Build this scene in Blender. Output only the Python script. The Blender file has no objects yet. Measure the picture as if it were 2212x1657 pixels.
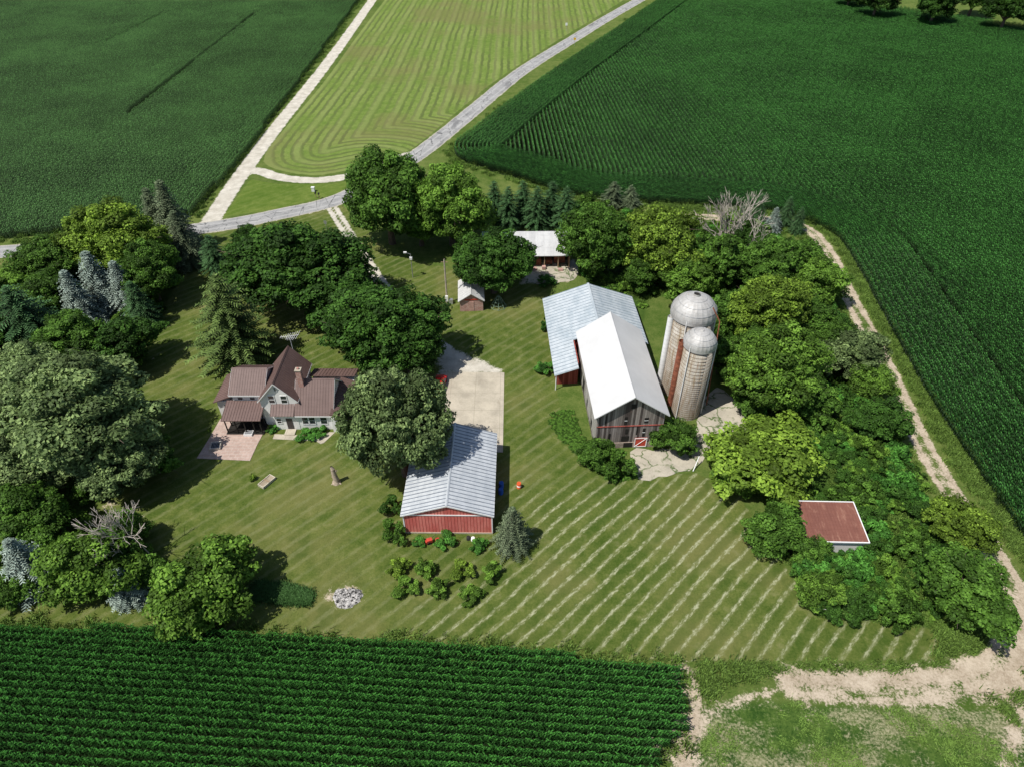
import bpy, math, random
import numpy as np
from mathutils import Vector, Matrix
random.seed(7); rng=np.random.default_rng(7)
scene=bpy.context.scene
# ------------------------------------------------------------------ survey: photo measurements -> ground metres
CH=70.0; PITCH=math.radians(40); SP,CP=math.sin(PITCH),math.cos(PITCH); F=1475.0
def G(x,y,z=0.0):
    u=(x-1106)/F; v=(y-828.5)/F
    t=(CH-z)/(SP+v*CP)
    return (u*t,(CP-v*SP)*t)
def depth(x,y,z=0.0):
    return (CH-z)/(SP+(y-828.5)/F*CP)
def GP(l): return np.array([G(*p) for p in l])
def smooth(P,step=1.0,closed=False):
    P=np.asarray(P,float); n=len(P); out=[]
    rngi=range(n if closed else n-1)
    for i in rngi:
        if closed: p0,p1,p2,p3=P[i-1],P[i],P[(i+1)%n],P[(i+2)%n]
        else: p0=P[max(i-1,0)];p1=P[i];p2=P[i+1];p3=P[min(i+2,n-1)]
        k=max(2,int(np.linalg.norm(p2-p1)/step))
        for j in range(k):
            t=j/k
            out.append(.5*((2*p1)+(-p0+p2)*t+(2*p0-5*p1+4*p2-p3)*t*t+(-p0+3*p1-3*p2+p3)*t**3))
    if not closed: out.append(P[-1])
    return np.array(out)
def dist_poly(Q,P,closed=False):
    d=np.full(len(Q),1e9)
    n=len(P)
    for i in range(n if closed else n-1):
        a=P[i]; b=P[(i+1)%n]; ab=b-a; L=max((ab**2).sum(),1e-9)
        t=np.clip(((Q-a)@ab)/L,0,1)
        dd=np.hypot(Q[:,0]-a[0]-t*ab[0],Q[:,1]-a[1]-t*ab[1])
        d=np.minimum(d,dd)
    return d
def inside(Q,P):
    r=np.zeros(len(Q),bool); n=len(P); x=Q[:,0]; y=Q[:,1]
    for i in range(n):
        x1,y1=P[i]; x2,y2=P[(i+1)%n]
        if y1==y2: continue
        c=((y1>y)!=(y2>y))&(x<(x2-x1)*(y-y1)/(y2-y1)+x1)
        r^=c
    return r
def sd(Q,P):
    d=dist_poly(Q,P,True); return np.where(inside(Q,P),-d,d)
# ------------------------------------------------------------------ node helpers
class Mat:
    def __init__(s,name):
        s.m=bpy.data.materials.new(name); s.m.use_nodes=True; s.nt=s.m.node_tree
        s.b=s.nt.nodes['Principled BSDF']; s.out=s.nt.nodes['Material Output']
        s.L=s.nt.links
    def new(s,t): return s.nt.nodes.new(t)
    def put(s,sock,v):
        if isinstance(v,bpy.types.NodeSocket): s.L.new(v,sock)
        elif isinstance(v,(tuple,list)) and len(v)==3 and sock.type=='RGBA': sock.default_value=(*v,1)
        else: sock.default_value=v
    def math(s,op,a,b=0.0,c=0.0,clamp=False):
        n=s.new('ShaderNodeMath'); n.operation=op; n.use_clamp=clamp
        s.put(n.inputs[0],a); s.put(n.inputs[1],b)
        if op in('MULTIPLY_ADD',): s.put(n.inputs[2],c)
        return n.outputs[0]
    def mix(s,f,a,b,bt='MIX'):
        n=s.new('ShaderNodeMix'); n.data_type='RGBA'; n.blend_type=bt
        s.put(n.inputs[0],f); s.put(n.inputs[6],a); s.put(n.inputs[7],b); return n.outputs[2]
    def coord(s,k='Object'):
        return s.new('ShaderNodeTexCoord').outputs[k]
    def wpos(s): return s.new('ShaderNodeNewGeometry').outputs['Position']
    def mapping(s,v,rot=(0,0,0),scale=(1,1,1)):
        n=s.new('ShaderNodeMapping'); s.put(n.inputs[0],v); n.inputs['Rotation'].default_value=rot; n.inputs['Scale'].default_value=scale
        return n.outputs[0]
    def noise(s,v,sc,det=4,rough=.6,dist=0):
        n=s.new('ShaderNodeTexNoise'); s.put(n.inputs['Vector'],v); n.inputs['Scale'].default_value=sc
        n.inputs['Detail'].default_value=det; n.inputs['Roughness'].default_value=rough; n.inputs['Distortion'].default_value=dist
        return n.outputs[0]
    def vor(s,v,sc,feat='F1',out='Distance'):
        n=s.new('ShaderNodeTexVoronoi'); n.feature=feat; s.put(n.inputs['Vector'],v); n.inputs['Scale'].default_value=sc
        return n.outputs[out]
    def sep(s,v):
        n=s.new('ShaderNodeSeparateXYZ'); s.put(n.inputs[0],v); return n.outputs
    def comb(s,x,y,z):
        n=s.new('ShaderNodeCombineXYZ'); s.put(n.inputs[0],x);s.put(n.inputs[1],y);s.put(n.inputs[2],z); return n.outputs[0]
    def ss(s,v,a,b,lo=0.0,hi=1.0):
        n=s.new('ShaderNodeMapRange'); n.interpolation_type='SMOOTHSTEP'; s.put(n.inputs[0],v)
        n.inputs[1].default_value=a;n.inputs[2].default_value=b;n.inputs[3].default_value=lo;n.inputs[4].default_value=hi
        return n.outputs[0]
    def attr(s,name,out='Fac'):
        n=s.new('ShaderNodeAttribute'); n.attribute_name=name; return n.outputs[out]
    def bump(s,h,st=.5,d=.05):
        n=s.new('ShaderNodeBump'); n.inputs['Strength'].default_value=st; n.inputs['Distance'].default_value=d
        s.put(n.inputs['Height'],h); s.L.new(n.outputs[0],s.b.inputs['Normal'])
    def fin(s,col,rough=.9,metal=0,spec=.3):
        s.put(s.b.inputs['Base Color'],col); s.put(s.b.inputs['Roughness'],rough); s.b.inputs['Metallic'].default_value=metal
        s.b.inputs['Specular IOR Level'].default_value=spec
        return s.m
def simple(name,c,rough=.8,metal=0,var=.25,sc=1.5,spec=.3):
    m=Mat(name); p=m.coord(); n=m.noise(p,sc,6,.7)
    lo=tuple(x*(1-var) for x in c); hi=tuple(min(1,x*(1+var)) for x in c)
    return m.fin(m.mix(m.ss(n,.3,.7),lo,hi),rough,metal,spec)
def leafmat(name,c,var=.35,yellow=.0,trans=.3,patch=0.0,spec=.15):
    m=Mat(name); t=m.attr('tint'); r=m.new('ShaderNodeObjectInfo').outputs['Random']
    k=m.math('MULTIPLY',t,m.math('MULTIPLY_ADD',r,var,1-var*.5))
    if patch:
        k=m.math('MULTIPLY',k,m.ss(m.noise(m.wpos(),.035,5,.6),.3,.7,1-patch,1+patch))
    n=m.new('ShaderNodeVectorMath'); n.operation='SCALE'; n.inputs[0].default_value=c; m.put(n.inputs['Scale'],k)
    col=m.mix(m.math('MULTIPLY',m.ss(t,.9,1.6),.65+yellow),n.outputs[0],tuple(min(1,x*f) for x,f in zip(c,(2.2,2.0,2.1))))  # painted highlight: high-tint leaves mix to a paler colour, yellow raises its strength
    m.fin(col,.6,0,spec)
    if trans:
        tr=m.new('ShaderNodeBsdfTranslucent'); m.put(tr.inputs[0],col)
        mx=m.new('ShaderNodeMixShader'); mx.inputs[0].default_value=trans
        m.L.new(m.b.outputs[0],mx.inputs[1]); m.L.new(tr.outputs[0],mx.inputs[2]); m.L.new(mx.outputs[0],m.out.inputs[0])
    return m.m
# ------------------------------------------------------------------ mesh helpers
def npmesh(name,V,Fq,mats=(),mi=None,attrs=None,smoothf=False):
    me=bpy.data.meshes.new(name); V=np.asarray(V,np.float32); Fq=np.asarray(Fq,np.int32)
    k=Fq.shape[1]
    me.vertices.add(len(V)); me.vertices.foreach_set('co',V.ravel())
    me.loops.add(Fq.size); me.loops.foreach_set('vertex_index',Fq.ravel())
    me.polygons.add(len(Fq)); me.polygons.foreach_set('loop_start',np.arange(0,Fq.size,k,dtype=np.int32))
    for m in mats: me.materials.append(m)
    if mi is not None: me.polygons.foreach_set('material_index',np.asarray(mi,np.int32))
    if attrs:
        for a,d in attrs.items():
            at=me.attributes.new(a,'FLOAT','POINT'); at.data.foreach_set('value',np.asarray(d,np.float32))
    me.update(calc_edges=True); me.validate()
    if smoothf: me.polygons.foreach_set('use_smooth',np.ones(len(Fq),bool))
    return me
def link(o,parent=None):
    scene.collection.objects.link(o)
    if parent is not None: o.parent=parent
    return o
def obj(name,me,loc=(0,0,0),parent=None):
    o=bpy.data.objects.new(name,me); o.location=loc; return link(o,parent)
def pymesh(name,V,Fs,mat,parent=None,loc=(0,0,0)):
    me=bpy.data.meshes.new(name); me.from_pydata([tuple(v) for v in V],[],Fs); me.update()
    if mat: me.materials.append(mat)
    return obj(name,me,loc,parent)
def empty(name,x,y,rot=0,z=0):
    e=bpy.data.objects.new(name,None); e.location=(x,y,z); e.rotation_euler=(0,0,math.radians(rot)); return link(e)
BOXF=[(0,3,2,1),(4,5,6,7),(0,1,5,4),(1,2,6,5),(2,3,7,6),(3,0,4,7)]
def boxv(x0,x1,y0,y1,z0,z1): return [(x0,y0,z0),(x1,y0,z0),(x1,y1,z0),(x0,y1,z0),(x0,y0,z1),(x1,y0,z1),(x1,y1,z1),(x0,y1,z1)]
def boxes(name,lst,mat,parent=None,loc=(0,0,0)):
    V=[];Fs=[]
    for b in lst:
        o=len(V); V+=boxv(*b); Fs+=[tuple(i+o for i in f) for f in BOXF]
    return pymesh(name,V,Fs,mat,parent,loc)
def slab(name,q,th,mat,parent,ribs=0,rw=.05,rh=.05,ribmat=None):
    q=[Vector(p) for p in q]; n=(q[1]-q[0]).cross(q[3]-q[0]).normalized()
    if n.z<0: n=-n
    V=[p-n*th for p in q]+q
    Fs=list(BOXF)
    o=pymesh(name,V,Fs,mat,parent)
    if ribs:
        V=[];Fs=[]
        e=(q[1]-q[0]).normalized()
        for i in range(ribs+1):
            t=i/ribs; a=q[0].lerp(q[1],t); b=q[3].lerp(q[2],t)
            if i==0: a=a+e*rw;b=b+e*rw
            if i==ribs: a=a-e*rw;b=b-e*rw
            c=len(V)
            V+=[a-e*rw*.5-n*.01,a+e*rw*.5-n*.01,b+e*rw*.5-n*.01,b-e*rw*.5-n*.01,a-e*rw*.35+n*rh,a+e*rw*.35+n*rh,b+e*rw*.35+n*rh,b-e*rw*.35+n*rh]
            Fs+=[tuple(k+c for k in f) for f in BOXF]
        pymesh(name+'_ribs',V,Fs,ribmat or mat,parent)
    return o
def gable(B,x0,x1,y0,y1,ze,zr,axis,wall,roof,ov=.35,ovg=.35,th=.1,ribs=0,tag='',wallz0=0,rw=.05,rh=.035,fascia=None,ribmat=None):
    if axis=='y':
        xm=(x0+x1)/2; k=(zr-ze)/((x1-x0)/2)
        V=[(x0,y0,wallz0),(x1,y0,wallz0),(x1,y0,ze),(xm,y0,zr),(x0,y0,ze),(x0,y1,wallz0),(x1,y1,wallz0),(x1,y1,ze),(xm,y1,zr),(x0,y1,ze)]
        r=.14
        A=[(x0-ov,y0-ovg,ze-ov*k+r),(x0-ov,y1+ovg,ze-ov*k+r),(xm,y1+ovg,zr+r),(xm,y0-ovg,zr+r)]
        C=[(x1+ov,y0-ovg,ze-ov*k+r),(x1+ov,y1+ovg,ze-ov*k+r),(xm,y1+ovg,zr+r),(xm,y0-ovg,zr+r)]
    else:
        ym=(y0+y1)/2; k=(zr-ze)/((y1-y0)/2); r=.14
        V=[(x0,y1,wallz0),(x0,y0,wallz0),(x0,y0,ze),(x0,ym,zr),(x0,y1,ze),(x1,y1,wallz0),(x1,y0,wallz0),(x1,y0,ze),(x1,ym,zr),(x1,y1,ze)]
        A=[(x0-ovg,y0-ov,ze-ov*k+r),(x1+ovg,y0-ov,ze-ov*k+r),(x1+ovg,ym,zr+r),(x0-ovg,ym,zr+r)]
        C=[(x0-ovg,y1+ov,ze-ov*k+r),(x1+ovg,y1+ov,ze-ov*k+r),(x1+ovg,ym,zr+r),(x0-ovg,ym,zr+r)]
    Fs=[(0,1,2,3,4),(9,8,7,6,5),(1,6,7,2),(5,0,4,9),(2,7,8,3),(9,4,3,8)]
    pymesh(tag+'walls',V,Fs,wall,B)
    slab(tag+'roof_a',A,th,roof,B,ribs,rw,rh,ribmat); slab(tag+'roof_b',C,th,roof,B,ribs,rw,rh,ribmat)
    a=Vector(A[3]);b=Vector(A[2])
    d=.16
    if axis=='y': V=[(a.x-d,a.y-.02,a.z-d*k+.05),(a.x,a.y-.02,a.z+.07),(a.x+d,a.y-.02,a.z-d*k+.05),(b.x-d,b.y+.02,b.z-d*k+.05),(b.x,b.y+.02,b.z+.07),(b.x+d,b.y+.02,b.z-d*k+.05)]
    else: V=[(a.x-.02,a.y-d,a.z-d*k+.05),(a.x-.02,a.y,a.z+.07),(a.x-.02,a.y+d,a.z-d*k+.05),(b.x+.02,b.y-d,b.z-d*k+.05),(b.x+.02,b.y,b.z+.07),(b.x+.02,b.y+d,b.z-d*k+.05)]
    pymesh(tag+'ridge_cap',V,[(0,1,4,3),(1,2,5,4),(0,2,1),(3,4,5)],roof,B)
    if fascia:
        fl=[]
        for Qd in(A,C):
            e0,e1,r1,r0=[Vector(p) for p in Qd]
            for (p,q) in ((e0,e1),(e0,r0),(e1,r1)):
                fl.append((p,q))
        V=[];Fs=[]
        for p,q in fl:
            d=(q-p).normalized(); s=d.cross(Vector((0,0,1))).normalized()*.03; c=len(V); dn=Vector((0,0,-.22)); up=Vector((0,0,-.02))
            V+=[p-s+dn,q-s+dn,q+s+dn,p+s+dn,p-s+up,q-s+up,q+s+up,p+s+up]; Fs+=[tuple(k_+c for k_ in f) for f in BOXF]
        pymesh(tag+'fascia',V,Fs,fascia,B)
def win(B,x,y,z,w,h,side,frame,glass,name='window'):
    t=.09; a,b=w/2,h/2
    L=[(-a-t,a+t,b,b+t),(-a-t,a+t,-b-t,-b),(-a-t,-a,-b,b),(a,a+t,-b,b),(-a,a,-.025,.025)]
    def tr(u0,u1,v0,v1,d0,d1):
        if side=='S': return (x+u0,x+u1,y-d1,y-d0,z+v0,z+v1)
        if side=='E': return (x+d0,x+d1,y+u0,y+u1,z+v0,z+v1)
        return (x-d1,x-d0,y+u0,y+u1,z+v0,z+v1)
    boxes(name+'_frame',[tr(*l,.003,.07) for l in L],frame,B)
    boxes(name+'_glass',[tr(-a,a,-b,-.025,.002,.03),tr(-a,a,.025,b,.002,.03)],glass,B)
def tubes(segs,sides=6):
    V=[];Fs=[]
    for p0,p1,r0,r1 in segs:
        p0=np.array(p0,float);p1=np.array(p1,float); d=p1-p0; L=np.linalg.norm(d)
        if L<1e-6: continue
        d/=L; a=np.cross(d,[0,0,1]) if abs(d[2])<.9 else np.cross(d,[1,0,0]); a/=np.linalg.norm(a); b=np.cross(d,a)
        o=len(V)
        for k in range(sides):
            an=2*math.pi*k/sides; V.append(p0+r0*(a*math.cos(an)+b*math.sin(an)))
        for k in range(sides):
            an=2*math.pi*k/sides; V.append(p1+r1*(a*math.cos(an)+b*math.sin(an)))
        for k in range(sides): Fs.append((o+k,o+(k+1)%sides,o+sides+(k+1)%sides,o+sides+k))
    return np.array(V),np.array(Fs)
def tubeobj(name,segs,mat,parent=None,sides=8,loc=(0,0,0)):
    V,Fs=tubes(segs,sides); me=npmesh(name,V,Fs,[mat],smoothf=True); return obj(name,me,loc,parent)
def cyl(name,x,y,z0,z1,r0,r1,mat,parent=None,n=32,cap=True):
    V=[];Fs=[]
    for k in range(n):
        a=2*math.pi*k/n; V.append((x+r0*math.cos(a),y+r0*math.sin(a),z0))
    for k in range(n):
        a=2*math.pi*k/n; V.append((x+r1*math.cos(a),y+r1*math.sin(a),z1))
    Fs=[(k,(k+1)%n,n+(k+1)%n,n+k) for k in range(n)]
    if cap: Fs.append(tuple(range(n,2*n)))
    o=pymesh(name,V,Fs,mat,parent)
    for p in o.data.polygons: p.use_smooth=len(p.vertices)==4
    return o
# ------------------------------------------------------------------ leaf clouds
def quads(C,Nn,size,aspect,rs):
    n=len(C); Nn=Nn/np.linalg.norm(Nn,axis=1,keepdims=True)
    r=rs.normal(size=(n,3)); t=np.cross(Nn,r); t/=np.linalg.norm(t,axis=1,keepdims=True); b=np.cross(Nn,t)
    s=size[:,None]; 
    v0=C-t*s; v1=C-b*s*aspect+t*s*.1; v2=C+t*s-Nn*s*.25; v3=C+b*s*aspect+t*s*.1
    V=np.stack([v0,v1,v2,v3],1).reshape(-1,3); Fq=np.arange(n*4).reshape(n,4)
    return V,Fq
def decid(seed,R,H,nleaf,nclump,leaf,bark,leafm,bush=False,rcf=.27,asp=.6):
    rs=np.random.default_rng(seed)
    zb=0.03*H if bush else .16*H
    cz=(H+zb)/2; b=(H-zb)/2
    cl=[]
    rc0=R*(rcf if not bush else rcf*1.2)
    tries=0; ph=rs.uniform(0,6.28,4)
    while len(cl)<nclump and tries<9000:
        tries+=1
        d=rs.normal(size=3); d/=np.linalg.norm(d)
        if d[2]<-.62: continue
        rr=rs.uniform(.45,.95)**.8
        rc=rc0*rs.uniform(.45,1.3)
        az=math.atan2(d[1],d[0])
        wob=1+.17*math.sin(2*az+ph[0])+.15*math.sin(3*az+ph[1]+d[2]*2)+.10*math.sin(5*az+ph[2]+d[2]*4)
        wz=1+.14*math.sin(d[0]*3+ph[3])+.10*math.sin(d[1]*5+ph[0])
        c=np.array([d[0]*rr*(R-rc*.4)*wob*1.04,d[1]*rr*(R-rc*.4)*wob*1.04,cz+d[2]*rr*(b-rc*.2)*wz])
        if any(np.linalg.norm(c-o[0])<(rc+o[1])*.5 for o in cl): continue
        cl.append((c,rc,rs.uniform(.55,1.4)))
    w=np.array([c[1]**2 for c in cl]); w/=w.sum()
    P=[];N=[];T=[];S=[]
    CC=np.array([c[0] for c in cl]); RR=np.array([c[1] for c in cl])
    for i,(c,rc,br) in enumerate(cl):
        k=int(nleaf*w[i])
        d=rs.normal(size=(k,3)); d/=np.linalg.norm(d,axis=1,keepdims=True)
        lob=rs.normal(size=(6,3)); lob/=np.linalg.norm(lob,axis=1,keepdims=True)
        m=np.max(d@lob.T,axis=1)
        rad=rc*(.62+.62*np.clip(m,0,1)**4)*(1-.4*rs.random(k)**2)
        p=c+d*rad[:,None]*np.array([1.05,1.05,.75])
        ins=np.zeros(k,bool)
        for j in range(len(cl)):
            if j!=i: ins|=np.linalg.norm(p-CC[j],axis=1)<RR[j]*.6
        keep=~ins&(p[:,2]>zb*.3)
        p=p[keep];d=d[keep]
        nn=d*.65+rs.normal(size=p.shape)*.42+np.array([0,0,.5])
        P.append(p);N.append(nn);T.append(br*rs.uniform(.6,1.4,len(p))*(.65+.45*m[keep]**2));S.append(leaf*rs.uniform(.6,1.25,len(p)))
    P=np.concatenate(P);N=np.concatenate(N);T=np.concatenate(T);S=np.concatenate(S)
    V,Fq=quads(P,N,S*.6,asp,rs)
    segs=[]
    if not bush:
        tr=.035*H+.05; z1=.3*H
        segs.append(((0,0,-.1),(0.05*R*rs.normal(),0,z1*.5),tr*1.3,tr)); segs.append((segs[0][1],(0.04*R,0.02*R,z1),tr,tr*.85))
        for i in rs.choice(len(cl),min(20,len(cl)),replace=False):
            c=cl[i][0]; mid=np.array([c[0]*.45,c[1]*.45,z1+(c[2]-z1)*.5+.03*H])
            st=np.array([0.04*R,0.02*R,z1*rs.uniform(.75,1)])
            segs.append((st,mid,tr*.45,tr*.28)); segs.append((mid,c,tr*.28,tr*.1))
            for q in range(3):
                e=c+rs.normal(size=3)*cl[i][1]*.6; segs.append((c*.6+mid*.4,e,tr*.12,.015))
    else:
        for q in range(7):
            i=rs.integers(len(cl)); segs.append(((0,0,0),cl[i][0],.05,.015))
    TV,TF=tubes(segs,6)
    V2=np.vstack([V,TV]); F2=np.vstack([Fq,TF+len(V)])
    mi=np.r_[np.zeros(len(Fq)),np.ones(len(TF))]
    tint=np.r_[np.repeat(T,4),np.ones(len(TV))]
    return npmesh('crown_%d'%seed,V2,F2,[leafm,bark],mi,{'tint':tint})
def conifer(seed,R,H,bark,leafm,droop=.25,whorls=26,nb=11,zb=.05,open_=0.,power=.85,spray=.3):
    rs=np.random.default_rng(seed); T=[];V=[];segs=[((0,0,-.1),(0,0,H*.97),.022*H+.05,.02)]
    for w in range(whorls):
        f=(w+rs.uniform(-.3,.3))/whorls; f=min(max(f,0),.985)
        z=H*(zb+(1-zb)*f); L=R*((1-f)**power)*rs.uniform(.82,1.12)+.12
        if f<.12: L*=.8+f*1.6
        n=max(5,int(nb*(.5+.5*(1-f))))
        a0=rs.uniform(0,6.28)
        for k in range(n):
            if rs.random()<open_: continue
            a=a0+6.283*k/n+rs.uniform(-.2,.2); l=L*rs.uniform(.7,1.15)
            dx,dy=math.cos(a),math.sin(a); br=rs.uniform(.65,1.3)
            ns=max(3,int(l/(spray*.8)))
            rise=rs.uniform(-.05,.15)
            tip=(dx*l,dy*l,z+l*(rise-droop))
            segs.append(((0,0,z),tip,.02+.01*l,.01))
            for q in range(ns):
                t=(q+.6)/ns
                c=np.array([dx*l*t,dy*l*t,z+l*(rise*t-droop*t*t)+.12*l*math.sin(t*3.14)*.3])
                wd=spray*(1.5-.8*t)*rs.uniform(.8,1.2)*(.7+.12*l)
                for sgn in(-1,1):
                    e=np.array([-dy*sgn*.8+dx*.55,dx*sgn*.8+dy*.55,-.22+rs.uniform(-.15,.12)]); 
                    fwd=np.array([dx,dy,-droop])*wd*.32
                    V+= [c-fwd,c+e*wd-fwd*.2,c+e*wd*1.25+fwd*.3+np.array([0,0,-.05]),c+fwd]
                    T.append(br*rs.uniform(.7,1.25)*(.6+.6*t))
                e=np.array([dx*.5+rs.normal()*.3,dy*.5+rs.normal()*.3,.45]); sd_=np.array([-dy,dx,0])*wd*.35
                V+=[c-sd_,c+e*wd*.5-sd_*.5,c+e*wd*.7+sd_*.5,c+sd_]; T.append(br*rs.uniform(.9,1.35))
    V=np.array(V); Fq=np.arange(len(V)).reshape(-1,4)
    TV,TF=tubes(segs,5)
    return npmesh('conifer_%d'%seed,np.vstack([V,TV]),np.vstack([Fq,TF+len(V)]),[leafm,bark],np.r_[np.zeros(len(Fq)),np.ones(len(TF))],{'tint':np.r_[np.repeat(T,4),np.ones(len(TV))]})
# ------------------------------------------------------------------ materials
bark=simple('bark',(.13,.10,.075),.95,var=.4,sc=4)
bark_grey=simple('bark_grey',(.46,.41,.35),.95,var=.25,sc=4)
LM={'dark':leafmat('leaf_dark',(.045,.110,.016)),'mid':leafmat('leaf_mid',(.074,.160,.022)),
 'light':leafmat('leaf_light',(.110,.215,.028),yellow=.1),'yellow':leafmat('leaf_yellow',(.152,.250,.030),yellow=.1),
 'silver':leafmat('leaf_silver',(.150,.222,.078),yellow=.3),'blue':leafmat('needle_blue',(.22,.285,.235),.2,trans=.1),
 'greysp':leafmat('needle_grey',(.11,.15,.078),.2,trans=.1),'pine':leafmat('needle_pine',(.050,.115,.040),.3,trans=.1),
 'spruce':leafmat('needle_spruce',(.085,.135,.033),.2,trans=.1),'brush':leafmat('leaf_brush',(.070,.205,.030),.6),}
white=simple('white_siding',(.80,.79,.76),.7,var=.05,sc=.8)
trim=simple('white_trim',(.8,.8,.78),.6,var=.04)
glass=simple('window_glass',(.03,.035,.04),.12,var=.2,spec=.6)
dark=simple('dark_interior',(.02,.018,.015),.9)
wood=simple('lumber',(.32,.22,.13),.85,var=.3,sc=5)
steel=simple('galvanised_steel',(.45,.46,.47),.45,.6,var=.15)
blackm=simple('black_rubber',(.02,.02,.02),.7)
def roofmat(name,c1,c2,rough,metal,rust=None,rusta=.48):
    m=Mat(name); p=m.coord(); s=m.sep(p)
    n=m.noise(m.mapping(p,scale=(1,.25,.25)),.8,6,.7); n2=m.noise(p,6,5,.7); n4=m.noise(m.mapping(p,scale=(.4,3,1)),1.2,5,.7)
    col=m.mix(m.ss(m.math('ADD',m.math('MULTIPLY',n,.6),m.math('MULTIPLY',n4,.4)),.35,.65),c1,c2)
    if rust: 
        n3=m.noise(m.mapping(p,scale=(1.2,.35,.35)),1.6,7,.75)
        col=m.mix(m.ss(n3,rusta,rusta+.18),col,rust)
    m.bump(n2,.2,.02)
    return m.fin(col,rough,metal,.4)
brown_roof=roofmat('brown_metal_roof',(.125,.077,.066),(.165,.106,.092),.6,.0)
grey_roof=roofmat('grey_metal_roof',(.42,.45,.475),(.60,.625,.64),.45,.1)
grey_rib=simple('grey_roof_rib',(.20,.225,.26),.5,.1)
old_roof=roofmat('weathered_metal_roof',(.37,.43,.465),(.58,.62,.64),.45,.1)
old_rib=simple('weathered_roof_rib',(.27,.32,.36),.5,.1)
white_roof=simple('white_membrane_roof',(.58,.58,.57),.6,var=.05,sc=.3)
pale_roof=roofmat('pale_metal_roof',(.50,.50,.49),(.66,.66,.64),.5,.1)
rust_roof=roofmat('rusted_metal_roof',(.16,.062,.045),(.21,.085,.06),.8,.0,rust=(.30,.15,.105),rusta=.5)
def redwall():
    m=Mat('red_metal_siding'); p=m.coord(); s=m.sep(p)
    a=m.math('ADD',s[0],s[1]); r=m.math('SINE',m.math('MULTIPLY',a,2*math.pi/.4))
    n=m.noise(m.mapping(p,scale=(1,1,.3)),1.2,5,.7)
    col=m.mix(m.ss(n,.35,.65),(.58,.13,.11),(.72,.23,.19)); col=m.mix(m.ss(r,.5,1),col,(.44,.09,.075))
    m.bump(m.ss(r,.5,1),.6,.03); return m.fin(col,.5,0,.3)
red_wall=redwall()
red_paint=simple('red_paint',(.48,.06,.035),.6,var=.25,sc=3)
def plank(name,c1,c2,gap=.26,red=True):
    m=Mat(name); p=m.coord(); s=m.sep(p); a=m.math('ADD',s[0],s[1])
    cell=m.math('FLOOR',m.math('DIVIDE',a,gap))
    wn=m.new('ShaderNodeTexWhiteNoise'); wn.noise_dimensions='1D'; m.put(wn.inputs['W'],cell)
    fr=m.math('FRACT',m.math('DIVIDE',a,gap))
    n=m.noise(m.mapping(p,scale=(5,5,.35)),2.5,7,.75)
    f=m.math('ADD',m.math('MULTIPLY',wn.outputs[0],.5),m.math('MULTIPLY',n,.6))
    col=m.mix(m.ss(f,.3,.8),c1,c2)
    if red: col=m.mix(m.ss(m.noise(p,.5,4,.7),.55,.68,0,.7),col,(.18,.11,.09))
    col=m.mix(m.ss(fr,.0,.14,1,0),col,(.012,.01,.008))
    m.bump(n,.4,.02)
    return m.fin(col,.95,0,.1)
barn_wood=plank('weathered_barn_boards',(.08,.065,.058),(.34,.30,.27),.3)
def brickm(name,c1,c2,mort,sc=1,off=.5,mode='wall',w=.5,h=.18,ms=.02):
    m=Mat(name); p=m.coord(); s=m.sep(p)
    v=m.comb(m.math('ADD',s[0],s[1]),s[2],0) if mode=='wall' else p
    b=m.new('ShaderNodeTexBrick'); m.put(b.inputs['Vector'],v); m.put(b.inputs['Color1'],c1);m.put(b.inputs['Color2'],c2);m.put(b.inputs['Mortar'],mort)
    b.inputs['Scale'].default_value=sc; b.inputs['Brick Width'].default_value=w; b.inputs['Row Height'].default_value=h; b.inputs['Mortar Size'].default_value=ms; b.offset=off
    n=m.noise(p,2,6,.7)
    return m.fin(m.mix(m.ss(n,.35,.7,0,.6),b.outputs[0],tuple(x*.6 for x in c1)),.9,0,.1)
brick=brickm('red_brick',(.46,.21,.17),(.54,.33,.27),(.55,.5,.45))
stone=brickm('stone_foundation',(.40,.32,.26),(.30,.23,.19),(.45,.42,.38),w=.45,h=.3)
pavers=brickm('brick_pavers',(.52,.39,.33),(.43,.31,.26),(.50,.42,.36),mode='flat',w=.9,h=.6,ms=.04)
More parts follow.
